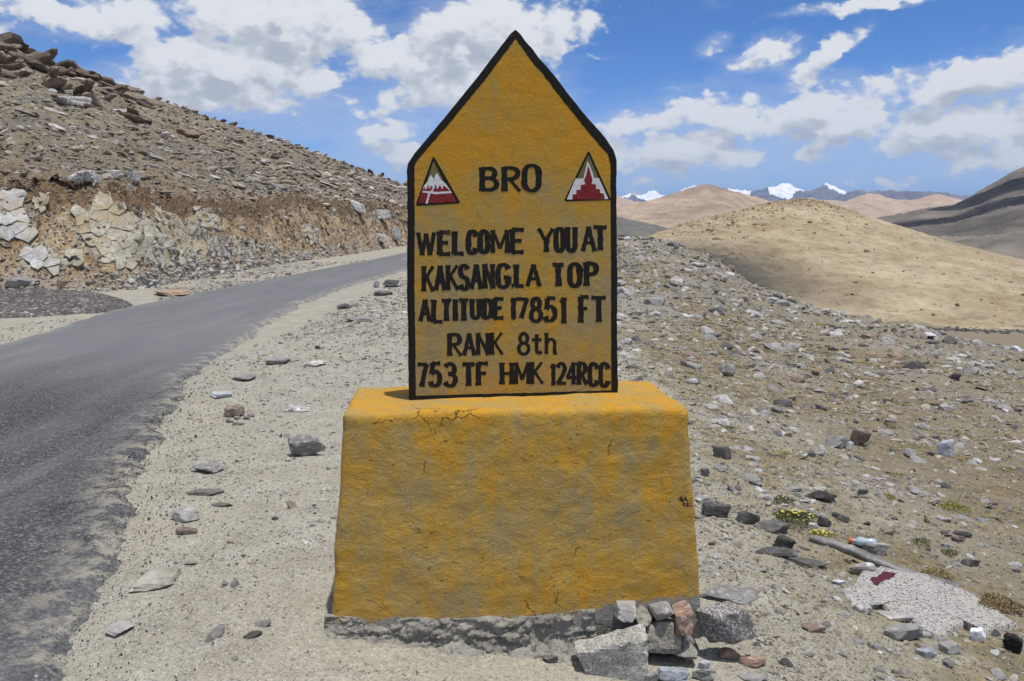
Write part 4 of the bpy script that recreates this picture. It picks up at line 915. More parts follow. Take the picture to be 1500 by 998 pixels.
# ------------------------------------------------------------------ the sign
def m_paint(t, bs):
    p = OBJ(t); x, y, z = t.sep(p)[:3]
    n1 = t.noise(t.mapv(p, (1, 1, .62)), 5.5, 8, .68, .3); n2 = t.noise(t.mapv(p, (1, 1, .6), (4, 2, 1)), 16, 7, .7, .2); n3 = t.noise(p, 46, 4, .7)
    up = t.attr('orange')
    k = t.m('ADD', t.m('ADD', n1, t.m('MULTIPLY', t.m('SUBTRACT', n2, .5), .55)), up)
    c = t.ramp(k, [(.32, (.32, .25, .125)), (.44, (.39, .265, .085)), (.55, (.44, .262, .048)), (.68, (.53, .265, .024))])
    c = t.mix(t.ss(n3, .52, .74, 0, .4), c, (.22, .16, .06))
    n4 = t.noise(p, 120, 4, .75); c = t.mix(1, c, t.ramp(n4, [(.3, (.86, .86, .87)), (.5, (1, 1, 1)), (.7, (1.1, 1.09, 1.07))]), 'MULTIPLY')
    drip = t.noise(t.mapv(p, (1, 1, .12)), 20, 4, .6); c = t.mix(t.ss(drip, .60, .72, 0, .35), c, (.27, .225, .13))
    wp = t.v('ADD', p, t.v('SCALE', t.v('SUBTRACT', t.noise(p, 7, 4, .6, 0, 'Color'), (.5, .5, .5)), scale=.16))
    cr = t.voro(wp, 2.7, 'DISTANCE_TO_EDGE'); msk = t.ss(t.noise(p, 3.6, 4, .6), .56, .63)
    crk = t.m('MULTIPLY', t.ss(cr, .007, .0015), t.m('MULTIPLY', msk, t.attr('cracks')))
    c = t.mix(t.m('MULTIPLY', crk, .7), c, (.05, .035, .018))
    pits = t.m('MULTIPLY', t.ss(t.noise(t.mapv(p, (1, 1, 2.)), 27, 4, .6), .655, .72), t.attr('cracks'))
    c = t.mix(t.m('MULTIPLY', pits, .75), c, (.09, .06, .025))
    cem = t.attr('cement'); cemn = t.m('ADD', cem, t.m('MULTIPLY', t.m('SUBTRACT', n2, .5), .9))
    c = t.mix(t.ss(cemn, .45, .6), c, t.mix(n3, (.16, .15, .135), (.36, .34, .30)))
    sm = t.m('ADD', t.m('MULTIPLY', t.attr('smudge'), .85), t.m('MULTIPLY', t.m('SUBTRACT', t.noise(p, 34, 5, .75), .5), 2.6)); c = t.mix(t.m('MULTIPLY', t.ss(sm, .5, .62), t.ss(t.attr('smudge'), .05, .2)), c, (.025, .022, .018))
    tro = t.noise(t.mapv(p, (1, 1, 1.5), rot=(0, .6, 0)), 11, 7, .72, .3)
    h = t.m('ADD', t.m('MULTIPLY', tro, 1.1), t.m('ADD', t.m('MULTIPLY', n3, .22), t.m('ADD', t.m('MULTIPLY', crk, -.9), t.m('MULTIPLY', pits, -.35))))
    h = t.m('ADD', h, t.m('MULTIPLY', n4, .05))
    return c, t.m('MULTIPLY', h, t.m('ADD', t.m('MULTIPLY', t.attr('cracks'), .62), .38)), .013
M['paint'] = material('weathered_yellow_paint', m_paint, .82, .2)
def m_cement(t, bs):
    p = OBJ(t); n = t.noise(p, 9, 6, .7); f = t.noise(p, 60, 4, .7); s0 = t.sep(t.voro(p, 55, out='Color'))
    c = t.ramp(n, [(.3, (.20, .187, .16)), (.5, (.30, .283, .245)), (.7, (.40, .38, .33))])
    c = t.mix(t.ss(f, .55, .75, 0, .6), c, (.36, .34, .30)); c = t.mix(t.ss(s0[0], .8, .9, 0, .5), c, (.08, .08, .08))
    return c, t.m('ADD', t.m('MULTIPLY', n, 1.2), t.m('MULTIPLY', f, .5)), .025
M['cement'] = material('rough_cement', m_cement)
def flatmat(name, col, var=.25, rough=.6, bump=.003):
    def b(t, bs):
        p = OBJ(t); n = t.noise(p, 30, 4, .7); n2 = t.noise(p, 140, 3, .7)
        c = t.mix(1, col, t.ramp(n, [(.3, (1 - var,) * 3), (.7, (1 + var,) * 3)]), 'MULTIPLY')
        return c, t.m('ADD', n, n2), bump
    return material(name, b, rough, .3)
def m_black(t, bs):
    p = OBJ(t); n = t.noise(p, 60, 5, .7); n2 = t.noise(t.mapv(p, (1, 1, .4)), 26, 5, .7)
    c = t.mix(n2, (.008, .008, .008), (.028, .026, .023)); return t.mix(t.ss(t.m('ADD', n, t.m('MULTIPLY', n2, .35)),   .86, .92, 0, .7), c, (.36, .24, .07)), n, .003
M['black'] = material('black_paint', m_black, .8, .15)
M['red'] = flatmat('dark_red_paint', (.20, .012, .014), .3)
M['whitep'] = flatmat('white_paint', (.66, .65, .67), .1)
M['olive'] = flatmat('olive_paint', (.15, .125, .05), .35)
sign = empty('milestone_sign', (0.04, 3.35, 0)); tag(sign, 'yellow welcome board with black lettering and two triangular emblems on a thick yellow plinth', 'sign')
# plinth: rounded, tapered block
Tl, Tr, Bl, Br = np.array([-.694, 3.205]), np.array([.764, 3.345]), np.array([-.768, 3.095]), np.array([.850, 3.287])
H0, Hb = .872, -.16; depth_t, depth_b = .58, .80
def plinth(nx=130, ny=36, nz=80, rad=.028):
    bm_v = {}; V = []; Fs = []
    def vid(i, j, k):
        key = (i, j, k)
        if key not in bm_v: bm_v[key] = len(V); V.append(key)
        return bm_v[key]
    for i in range(nx):
        for k in range(nz):
            Fs.append((vid(i, 0, k), vid(i + 1, 0, k), vid(i + 1, 0, k + 1), vid(i, 0, k + 1))); Fs.append((vid(i + 1, ny, k), vid(i, ny, k), vid(i, ny, k + 1), vid(i + 1, ny, k + 1)))
        for j in range(ny): Fs.append((vid(i, j, nz), vid(i + 1, j, nz), vid(i + 1, j + 1, nz), vid(i, j + 1, nz)))
    for j in range(ny):
        for k in range(nz): Fs.append((vid(0, j + 1, k), vid(0, j, k), vid(0, j, k + 1), vid(0, j + 1, k + 1))); Fs.append((vid(nx, j, k), vid(nx, j + 1, k), vid(nx, j + 1, k + 1), vid(nx, j, k + 1)))
    K = np.array(V, float); a, b, c = K[:, 0] / nx, K[:, 1] / ny, K[:, 2] / nz
    L3 = np.array([1.45, .6, 1.03]); p = np.stack([a, b, c], 1) * L3
    r = rad + .022 * sstep(a, .9, 1) * sstep(c, .5, 1); lo = np.stack([r, r, -1 + 0 * r], 1); hi = L3[None, :] - r[:, None]
    q = np.clip(p, lo, hi); dlt = p - q; ln = np.linalg.norm(dlt, axis=1); p = np.where(ln[:, None] > 1e-9, q + dlt / np.maximum(ln, 1e-9)[:, None] * np.minimum(np.abs(dlt).max(1), 9)[:, None], p)
    a, b, c = (p / L3).T; c = np.clip(c, 0, 1.0)
    sag = 1 - (1 - c) 
    Fl = Bl[None] * (1 - c)[:, None] + Tl[None] * c[:, None]; Fr = Br[None] * (1 - c)[:, None] + Tr[None] * c[:, None]
    # left edge bows slightly
    base = Fl * (1 - a)[:, None] + Fr * a[:, None]; dirn = (Fr - Fl); nn = np.stack([-dirn[:, 1], dirn[:, 0]], 1); nn /= np.linalg.norm(nn, axis=1)[:, None]
    dep = depth_b * (1 - c) + depth_t * c; off_ = (depth_t - dep) * 0.0
    xy = base + nn * (b * dep)[:, None]; zz = Hb + (H0 - Hb) * c
    W3 = np.stack([xy[:, 0], xy[:, 1], zz], 1)
    fr = (1 - b); w_ = fbm(W3 * 3.0, 3) * .010 + fbm(W3 * 9.0 + 4, 4) * .006 + fbm(W3 * 28 + 4, 3) * .0022
    W3[:, 1] -= w_ * fr; W3[:, 2] += (fbm(W3 * 2.5 + 8, 3) * .012 + fbm(W3 * 14, 2) * .003) * sstep(c, .9, 1); W3[:, 0] += np.where(a > .5, 1, -1) * w_ * (np.abs(a - .5) > .47)
    zt = np.interp(W3[:, 0], [-.75, -.3, 0, .3, .5, .83], [.025, -.01, -.02, -.005, .035, .03])
    cem = sstep(zt + .10 - W3[:, 2], 0, .2)
    sx = (W3[:, 0] - .748) / .045; sz = (W3[:, 2] - .455 + .25 * (W3[:, 0] - .748)) / .024; smd = np.exp(-(sx ** 2 + sz ** 2)) * (b < .3)
    return W3, Fs, cem, smd
W3, Fs, cem, smd = plinth()
pl = mesh('plinth', W3 - np.array(sign.location), Fs, M['paint'], None, attrs={'cement': cem, 'smudge': smd, 'cracks': np.ones(len(W3)), 'orange': .035 * sstep(W3[:, 2], .80, .86) * 1.6 - .012})
pl.parent = sign
# cement footing
nu, nv = 260, 34; uu = np.linspace(-.015, .70, nu); vv = np.linspace(0, 1, nv)
fv = []
for v in vv:
    xy = Bl[None] * (1 - uu)[:, None] + Br[None] * uu[:, None]
    zt = np.interp(xy[:, 0], [-.75, -.3, 0, .3, .5, .83], [.035, .0, -.012, .005, .04, .03]); zb = gz(xy[:, 0], xy[:, 1] - .1) - .05
    zc = zt * (1 - v) + zb * v; cz = np.clip((zc - Hb) / (H0 - Hb), 0, 1)[:, None]
    xy = (Bl[None] * (1 - uu)[:, None] + Br[None] * uu[:, None]) * (1 - cz) + (Tl[None] * (1 - uu)[:, None] + Tr[None] * uu[:, None]) * cz
    wob_ = fbm(np.stack([xy[:, 0] * 3.2, 0 * xy[:, 0], 0 * xy[:, 0] + 4], 1), 3)
    out = .030 * v ** .8 + .012 * np.sin(v * 9 + xy[:, 0] * 5) * v - .012 * (v < .02) + sstep(v, .55, 1) * (.05 + .10 * np.clip(wob_ + .25, 0, 1))
    out = out[:]
    fv.append(np.stack([xy[:, 0], xy[:, 1] - out, zc], 1))
fv = np.array(fv).reshape(-1, 3); dn = (np.abs(fbm(fv * np.array([5, 5, 16]), 4)) * .055 - .010 + fbm(fv * 22, 4, 2.1, .65) * .02) * np.repeat(sstep(vv, 0, .12), nu)
fv[:, 1] -= dn; fv[:, 2] += fbm(fv * 12 + 3, 3) * .016
ft = mesh('cement_footing', fv - np.array(sign.location), grid_faces(nv, nu)[:, ::-1], M['cement'], None); ft.parent = sign
# broken corner: masonry stones mortared under the right end
for i, (bx, mk, lb, kw) in enumerate([((900, 884, 1022, 965), 'cement', None, dict(seed=90, hr=.9, z=-.18, rough=.07)), ((948, 878, 988, 908), 'grey', None, dict(seed=91, hr=.8)), ((984, 886, 1014, 928), 'reddish', 'reddish brown stone in the broken corner', dict(seed=92, hr=.9)),
                                      ((925, 890, 955, 912), 'cement', None, dict(seed=93, hr=.8)), ((898, 882, 934, 904), 'grey', None, dict(seed=94, hr=.6)), ((930, 900, 1000, 958), 'cement', None, dict(seed=95, hr=.9, rough=.06)), ((968, 930, 1020, 966), 'cement', None, dict(seed=96, hr=.7))]):
    x0, y0, x1, y1 = bx; D = 3.17 + (0.05 if i == 0 else -.0); c0 = at_y((x0 + x1) / 2, (y0 + y1) / 2, D + .06); wM, hM = (x1 - x0) * D / F, (y1 - y0) * D / F
    V, Fq = rock_verts(600 + i, 3, (1, 1, 1), 10, kw.get('rough', .03), boxy=i in (0, 2, 4, 5)); mn, mx = V.min(0), V.max(0); V = (V - (mn + mx) / 2) / (mx - mn) * np.array([wM, .16 if i else .3, hM * 1.05])
    o = mesh('footing_stone', V + c0 + np.array([0, .12 if i == 0 else 0, 0]) - np.array(sign.location), Fq, M[mk], None, smooth=False); o.parent = sign
    if lb: o['label'] = lb

# sign board
PO = np.array([-.4546, 3.46, .86]); PU = np.array([.494 + .4546, 3.619 - 3.46, 0]); PU /= np.linalg.norm(PU); PN = np.array([PU[1], -PU[0], 0]); PV = np.array([0, 0, 1.])
def uv(px, py):
    d = ray(px, py); o = np.array([0, 0, CAMZ]); t = ((PO - o) @ PN) / (d @ PN); w_ = o + d * t - PO; return np.array([w_ @ PU, w_ @ PV])
def W3d(u, v, n=0.): return PO + PU * u + PV * v + PN * n
def densify(P, step):
    P = [np.array(p, float) for p in P]; out = []
    for i in range(len(P)):
        a, b = P[i], P[(i + 1) % len(P)]; k = max(1, int(np.hypot(*(b - a)) / step)); out += [a + (b - a) * j / k for j in range(k)]
    return np.array(out)
OUT = [(600, 640), (599.5, 560), (599, 500), (597, 420), (598, 330), (597, 250), (598.5, 238), (606, 226), (650, 174), (700, 112), (748, 49), (755, 43), (762, 49), (790, 84), (802, 97), (830, 133), (860, 171), (888, 203), (899, 218), (904, 236), (903.5, 300), (905, 400), (904.5, 480), (906, 580), (906.5, 640)]
INN = [(609, 580), (608.5, 500), (607, 420), (607.5, 330), (607, 250), (608, 240), (615, 231), (659, 180), (709, 119), (750, 64), (755, 56.5), (760, 64), (783, 96), (793, 106), (823, 146), (852, 182), (878, 213), (890, 226), (894, 240), (894.5, 300), (895, 400), (895, 480), (895.5, 572)]
ou = densify([uv(*p) for p in OUT], .012); jit = fbm(np.column_stack([ou * 16, 0 * ou[:, 0]]), 3) * .004; ou = ou + np.column_stack([jit, jit * .6])
TCK = .095; nO = len(ou)
bm = bmesh.new(); loc = np.array(sign.location)
def addv(u, v, n): return bm.verts.new(tuple(W3d(u, v, n) - loc))
cen = ou.mean(0)
rings = []
for sh, n_ in ((.985, 0.), (.9965, -.0015), (1.0, -.008), (1.0, -TCK + .01), (.99, -TCK)):
    rings.append([addv(*(cen + (p - cen) * sh), n_) for p in ou])
fr = bm.faces.new(rings[0]); fr.material_index = 0
for k in range(4):
    for i in range(nO):
        f = bm.faces.new((rings[k][i], rings[k + 1][i], rings[k + 1][(i + 1) % nO], rings[k][(i + 1) % nO])); f.material_index = 1
fb = bm.faces.new(rings[4][::-1]); fb.material_index = 0
bmesh.ops.triangulate(bm, faces=[fr, fb]); bmesh.ops.subdivide_edges(bm, edges=[e for e in bm.edges if e.calc_length() > .12], cuts=2, use_grid_fill=True); bmesh.ops.triangulate(bm, faces=[f for f in bm.faces if len(f.verts) > 4])
bmesh.ops.recalc_face_normals(bm, faces=bm.faces)
me = bpy.data.meshes.new('sign_board'); bm.to_mesh(me); bm.free(); me.materials.append(M['paint']); me.materials.append(M['black'])
zs = np.array([v.co.z for v in me.vertices]); at = me.attributes.new('orange', 'FLOAT', 'POINT'); at.data.foreach_set('value', (.17 * sstep(zs, 1.72, 2.02) - .035 * (1 - sstep(zs, 1.0, 1.7))).astype(np.float32) - .01)
for nm in ('cracks', 'cement', 'smudge'): me.attributes.new(nm, 'FLOAT', 'POINT')
board = link(bpy.data.objects.new('sign_board', me)); board.parent = sign
def flat_mesh(name, polys, mats, parent, lab=None):
    """polys: list of (uv points, n offset, material index), thin painted shapes on the board"""
    V, Fq, mi = [], [], []
    for pts, n_, m_ in polys:
        b0 = len(V); V += [W3d(u, v, n_) - loc for u, v in pts]; Fq.append(tuple(range(b0, b0 + len(pts)))); mi.append(m_)
    o = mesh(name, np.array(V), Fq, mats, None, smooth=False); o.parent = parent; o.data.polygons.foreach_set('material_index', mi)
    # faces look to the viewer
    bm = bmesh.new(); bm.from_mesh(o.data); 
    for f in bm.faces:
        if f.normal @ Vector(PN) < 0: f.normal_flip()
    bm.to_mesh(o.data); bm.free()
    if lab: o['label'] = lab
    return o
# black border
def along(P, n):
    P = np.array(P); d = np.concatenate([[0], np.cumsum(np.hypot(*np.diff(P, axis=0).T))]); return d
ob = [uv(*p) for p in OUT[1:-1]]; ib = [uv(*p) for p in INN]; ob[0] = uv(600, 590); ob[-1] = uv(906, 580)
Vp = []
ob, ib = np.array(ob), np.array(ib); K = 14; O2, I2 = [], []
for i in range(len(ob) - 1):
    for j in range(K): O2.append(ob[i] + (ob[i + 1] - ob[i]) * j / K); I2.append(ib[i] + (ib[i + 1] - ib[i]) * j / K)
O2.append(ob[-1]); I2.append(ib[-1])
for j in range(1, 40): O2.append(ob[-1] + (ob[0] - ob[-1]) * j / 40 + np.array([0, .004 * math.sin(j * .7) - .006])); I2.append(ib[-1] + (ib[0] - ib[-1]) * j / 40)
O2, I2 = np.array(O2), np.array(I2); cc = I2.mean(0); jn = fbm(np.column_stack([I2 * 60, 0 * I2[:, 0]]), 3) * .004; dI = I2 - cc; dI /= np.linalg.norm(dI, axis=1)[:, None]; I2 = I2 + dI * jn[:, None]
O2 = cc + (O2 - cc) * .992
nn_ = len(O2); V = [W3d(*p, .0006) - loc for p in O2] + [W3d(*p, .0006) - loc for p in I2]
bd = mesh('border', np.array(V), [(i, nn_ + i, nn_ + (i + 1) % nn_, (i + 1) % nn_) for i in range(nn_)], M['black'], None, smooth=False); bd.parent = board

# lettering: brush strokes
def arc(cx, cy, rx, ry, a0, a1, n=14): return [(cx + rx * math.cos(R(a0 + (a1 - a0) * i / n)), cy + ry * math.sin(R(a0 + (a1 - a0) * i / n))) for i in range(n + 1)]
G = {
 'W': [[(0, 1), (.24, 0)], [(.24, 0), (.5, .95)], [(.5, .95), (.74, 0)], [(.74, 0), (1, 1)]], 'E': [[(.05, 1), (.05, 0)], [(.05, 1), (1, 1)], [(.05, .52), (.8, .52)], [(.05, 0), (1, 0)]],
 'L': [[(.1, 1), (.1, 0)], [(.1, 0), (1, 0)]], 'C': [arc(.55, .74, .47, .26, 10, 180, 9) + arc(.55, .26, .47, .26, 180, 350, 9)], 'O': [arc(.5, .72, .5, .28, 0, 180, 9) + arc(.5, .28, .5, .28, 180, 360, 9) + [(1, .72)]],
 'M': [[(.05, 0), (.05, 1)], [(.05, 1), (.5, .2)], [(.5, .2), (.95, 1)], [(.95, 1), (.95, 0)]], 'Y': [[(0, 1), (.52, .45)], [(1, 1), (.52, .45)], [(.55, .5), (.55, 0)]],
 'U': [[(.05, 1), (.05, .3)] + arc(.5, .27, .45, .27, 180, 360, 9) + [(.95, 1)]], 'A': [[(.05, 0), (.5, 1)], [(.5, 1), (.95, 0)], [(.2, .34), (.8, .34)]], 'T': [[(0, .98), (1, .98)], [(.52, 1), (.52, 0)]],
 'K': [[(.08, 0), (.08, 1)], [(.95, 1), (.1, .42)], [(.32, .58), (1, 0)]], 'S': [arc(.5, .76, .45, .24, 25, 180, 8) + [(.2, .56), (.8, .43)] + arc(.5, .25, .45, .25, 0, -160, 8)],
 'N': [[(.05, 0), (.05, 1)], [(.05, 1), (.95, 0)], [(.95, 0), (.95, 1)]], 'G': [arc(.52, .74, .47, .26, 20, 180, 9) + arc(.52, .26, .47, .26, 180, 360, 9), [(.99, .22), (.99, .46)], [(.62, .44), (1, .44)]],
 '.': [[(.3, .3), (.7, .3)]], 'P': [[(.08, 0), (.08, 1)], [(.08, .98), (.5, .98)] + arc(.55, .74, .42, .24, 80, -80, 9) + [(.1, .46)]], 'I': [[(.5, 0), (.5, 1)]],
 'D': [[(.08, 0), (.08, 1)], [(.08, .98), (.4, .98)] + arc(.45, .6, .5, .38, 70, 0, 5) + arc(.45, .4, .5, .38, 0, -70, 5) + [(.4, .02), (.08, .02)]],
 '1': [[(.1, .84), (.6, 1)], [(.6, 1), (.6, 0)], [(.25, 0), (.95, 0)]], '7': [[(0, .97), (1, .97)], [(1, .97), (.45, 0)]], '8': [arc(.5, .76, .38, .23, 90, 450, 14), arc(.5, .27, .5, .27, 90, 450, 14)],
 '5': [[(.9, 1), (.2, 1)], [(.2, 1), (.12, .55)], [(.12, .55)] + arc(.48, .33, .46, .31, 120, -90, 10) + [(.1, .03), (0, .18)]], 'F': [[(.1, 0), (.1, 1)], [(.1, 1), (1, 1)], [(.1, .54), (.8, .54)]],
 'R': [[(.08, 0), (.08, 1)], [(.08, .98), (.5, .98)] + arc(.52, .75, .38, .23, 80, -80, 9) + [(.1, .5)], [(.4, .5), (1, 0)]], 't': [[(.5, 1), (.5, .2)] + arc(.75, .18, .25, .16, 180, 330, 6), [(.05, .72), (.95, .74)]],
 'h': [[(.1, 1), (.1, 0)], [(.1, .5)] + arc(.5, .5, .36, .2, 150, 0, 7) + [(.86, 0), (1, .04)]], 'B': [[(.1, 0), (.1, 1)], [(.1, .98), (.5, .98)] + arc(.5, .76, .36, .22, 80, -80, 8) + [(.12, .54)], [(.12, .54), (.5, .54)] + arc(.52, .28, .44, .26, 80, -80, 8) + [(.1, .02)]],
 'H': [[(.06, 0), (.06, 1)], [(.94, 0), (.94, 1)], [(.06, .5), (.94, .5)]], '3': [arc(.45, .76, .45, .22, 150, -60, 9) + [(.35, .53)], [(.35, .53)] + arc(.48, .27, .48, .27, 80, -155, 10)],
 '2': [arc(.48, .74, .44, .25, 165, -10, 9) + [(.6, .4), (.08, .03)], [(.05, .03), (1, .03)]], '4': [[(.7, 0), (.7, 1)], [(.7, 1), (.05, .32)], [(0, .3), (1, .3)]],
}
def ribbon(pts, sw, thin, seed, flare=1.25):
    P = densify_open(pts, sw * .35); n = len(P)
    T = np.gradient(P, axis=0) if n > 1 else np.array([[1, 0]]); T /= np.maximum(np.linalg.norm(T, axis=1), 1e-9)[:, None]; Nn = np.stack([-T[:, 1], T[:, 0]], 1)
    d = np.concatenate([[0], np.cumsum(np.hypot(*np.diff(P, axis=0).T))]); L_ = d[-1]
    wv = sw * (thin + (1 - thin) * np.abs(T[:, 1]) ** 1.2); e = np.minimum(d, L_ - d); wv = wv * (1 - (1.6 * T[:, 0] ** 2 * T[:, 1] ** 2 if len(pts) == 2 else 0)); wv = wv * (1 + (flare - 1) * np.exp(-(e / (sw * .42)) ** 2))
    nz = fbm(np.column_stack([P / sw * 1.3, np.full(n, seed * 3.7)]), 2) * sw * .16; nz2 = fbm(np.column_stack([P / sw * 1.3, np.full(n, seed * 3.7 + 50)]), 2) * sw * .16
    P0 = P.copy(); P0[0] -= T[0] * sw * .12; P0[-1] += T[-1] * sw * .12
    return P0 + Nn * (wv / 2 + nz)[:, None], P0 - Nn * (wv / 2 + nz2)[:, None]
def densify_open(pts, step):
    pts = [np.array(p, float) for p in pts]; out = [pts[0]]
    for a, b in zip(pts[:-1], pts[1:]):
        k = max(1, int(np.ceil(np.hypot(*(b - a)) / step))); out += [a + (b - a) * j / k for j in range(1, k + 1)]
    return np.array(out)
Z2 = lambda X, Y: (590 + X / 3.442, 310 + Y / 3.442)
Z1 = lambda X, Y: (580 + X / 3.326, 30 + Y / 3.326)
def word(chars, Z, sw, thin, idx, extra=()):
    V, Fq, k0 = [], [], 0
    for ci, (ch, x0, x1, yt, yb) in enumerate(chars):
        for si, st in enumerate(G[ch]):
            h_ = sw * .5; x0_, x1_, yt_, yb_ = x0 + h_ * .8, x1 - h_ * .8, yt + h_ * thin, yb - h_ * thin
            if ch == 'I': x0_ = x1_ = (x0 + x1) / 2
            pts = [(x0_ + (x1_ - x0_) * a, yb_ + (yt_ - yb_) * b) for a, b in st]
            A_, B_ = ribbon(pts, sw * (.86 if ch in 'MW' else 1.0 if ch in 'NKA' else 1.14), thin, ci * 5 + si + idx, 1.22); off_ = .0007 + .00008 * ((ci * 3 + si) % 7)
            b0 = len(V)
            for p in A_: V.append(W3d(*uv(*Z(*p)), off_) - loc)
            for p in B_: V.append(W3d(*uv(*Z(*p)), off_) - loc)
            n = len(A_)
            for i in range(n - 1): Fq.append((b0 + i, b0 + n + i, b0 + n + i + 1, b0 + i + 1))
    # brush spatter
    o = mesh('lettering', np.array(V), Fq, M['black'], None, smooth=False); o.parent = board
    return o
WORDS = [
 ([('B', 402, 503, 712, 836), ('R', 512, 612, 710, 838), ('O', 616, 705, 700, 838)], Z1, 25, .6),
 ([('W', 68, 168, 100, 226), ('E', 174, 246, 96, 223), ('L', 246, 314, 95, 221), ('C', 318, 378, 92, 219), ('O', 380, 438, 90, 216), ('M', 440, 540, 88, 215), ('E', 540, 617, 84, 214)], Z2, 25, .66),
 ([('Y', 676, 764, 80, 209), ('O', 764, 818, 78, 209), ('U', 820, 880, 74, 208)], Z2, 23, .66), ([('A', 895, 980, 72, 206), ('T', 955, 1034, 70, 200)], Z2, 24, .66),
 ([('K', 93, 163, 270, 408), ('A', 155, 222, 268, 403), ('K', 214, 285, 265, 402), ('S', 278, 340, 264, 400), ('A', 335, 407, 262, 396), ('N', 402, 465, 260, 394), ('G', 468, 542, 260, 391), ('.', 541, 563, 356, 388)], Z2, 24, .66),
 ([('L', 558, 616, 262, 384), ('A', 616, 702, 262, 382)], Z2, 24, .66), ([('T', 748, 818, 258, 382), ('O', 832, 902, 256, 384), ('P', 912, 988, 252, 380)], Z2, 26, .66),
 ([('A', 78, 146, 440, 558), ('L', 142, 206, 440, 563), ('T', 190, 250, 438, 557), ('I', 248, 282, 438, 556), ('T', 278, 336, 437, 555), ('U', 338, 396, 436, 546), ('D', 398, 458, 436, 544), ('E', 452, 514, 433, 544)], Z2, 23, .66),
 ([('1', 538, 574, 432, 542), ('7', 566, 634, 432, 542), ('8', 638, 706, 430, 562), ('5', 710, 780, 430, 560), ('1', 784, 834, 430, 562)], Z2, 22, .66), ([('F', 884, 944, 424, 565), ('T', 944, 1030, 424, 562)], Z2, 24, .66),
 ([('R', 222, 302, 612, 732), ('A', 298, 372, 610, 730), ('N', 368, 440, 608, 728), ('K', 436, 510, 606, 726)], Z2, 22, .66), ([('8', 578, 642, 608, 726), ('t', 644, 706, 615, 722), ('h', 712, 780, 608, 722)], Z2, 16, .8),
 ([('7', 68, 128, 760, 888), ('5', 132, 200, 758, 888), ('3', 204, 276, 758, 888)], Z2, 22, .7), ([('T', 294, 368, 760, 884), ('F', 366, 436, 758, 882)], Z2, 24, .66),
 ([('H', 488, 562, 758, 876), ('M', 560, 644, 756, 874), ('K', 638, 712, 754, 874)], Z2, 22, .66), ([('1', 738, 776, 764, 876), ('2', 772, 828, 758, 876), ('4', 820, 882, 756, 876)], Z2, 18, .75), ([('R', 876, 934, 756, 878), ('C', 932, 988, 760, 886), ('C', 986, 1042, 760, 888)], Z2, 21, .7),
]
for i, (ch, Z, sw, th_) in enumerate(WORDS): word(ch, Z, sw, th_, i * 40)
Z7 = lambda X, Y: (590 + X / 11.09, 220 + Y / 11.09)
Z8 = lambda X, Y: (815 + X / 11.09, 215 + Y / 11.09)
def emblem(Z, polys, lab):
    flat_mesh('emblem', [([uv(*Z(*p)) for p in pts], .0008 + .0002 * k, m_) for k, (pts, m_) in enumerate(polys)], [M['black'], M['olive'], M['whitep'], M['red']], board, lab)
emblem(Z7, [([(490, 108), (520, 125), (935, 855), (880, 870), (225, 908), (218, 860)], 0), ([(500, 180), (830, 835), (270, 855)], 1),
            ([(322, 655), (345, 575), (400, 520), (455, 395), (500, 465), (555, 370), (620, 480), (700, 550), (760, 640), (795, 700), (320, 700)], 2),
            ([(250, 860), (300, 680), (330, 640), (352, 600), (372, 650), (425, 560), (425, 640), (465, 575), (490, 625), (535, 560), (560, 640), (605, 565), (640, 640), (665, 572), (745, 640), (800, 710), (868, 838), (560, 860)], 3),
            ([(320, 662), (560, 680), (780, 668), (800, 698), (540, 718), (322, 690)], 2), ([(500, 590), (530, 590), (470, 700), (440, 720), (405, 870), (368, 872), (410, 720), (440, 690)], 2)], 'triangular emblem with a snowy peak over red')
emblem(Z8, [([(505, 88), (540, 90), (885, 850), (870, 870), (150, 890), (130, 865)], 0), ([(520, 135), (830, 845), (178, 858)], 1),
            ([(310, 520), (440, 518), (470, 380), (508, 235), (550, 330), (590, 420), (608, 505), (690, 512), (845, 852), (168, 858)], 2),
            ([(262, 858), (262, 775), (322, 772), (322, 705), (392, 700), (392, 625), (470, 610), (448, 545), (480, 470), (515, 308), (555, 430), (585, 540), (572, 608), (640, 612), (645, 690), (700, 688), (712, 750), (770, 768), (785, 850)], 3)], 'triangular emblem with a red stepped monument')

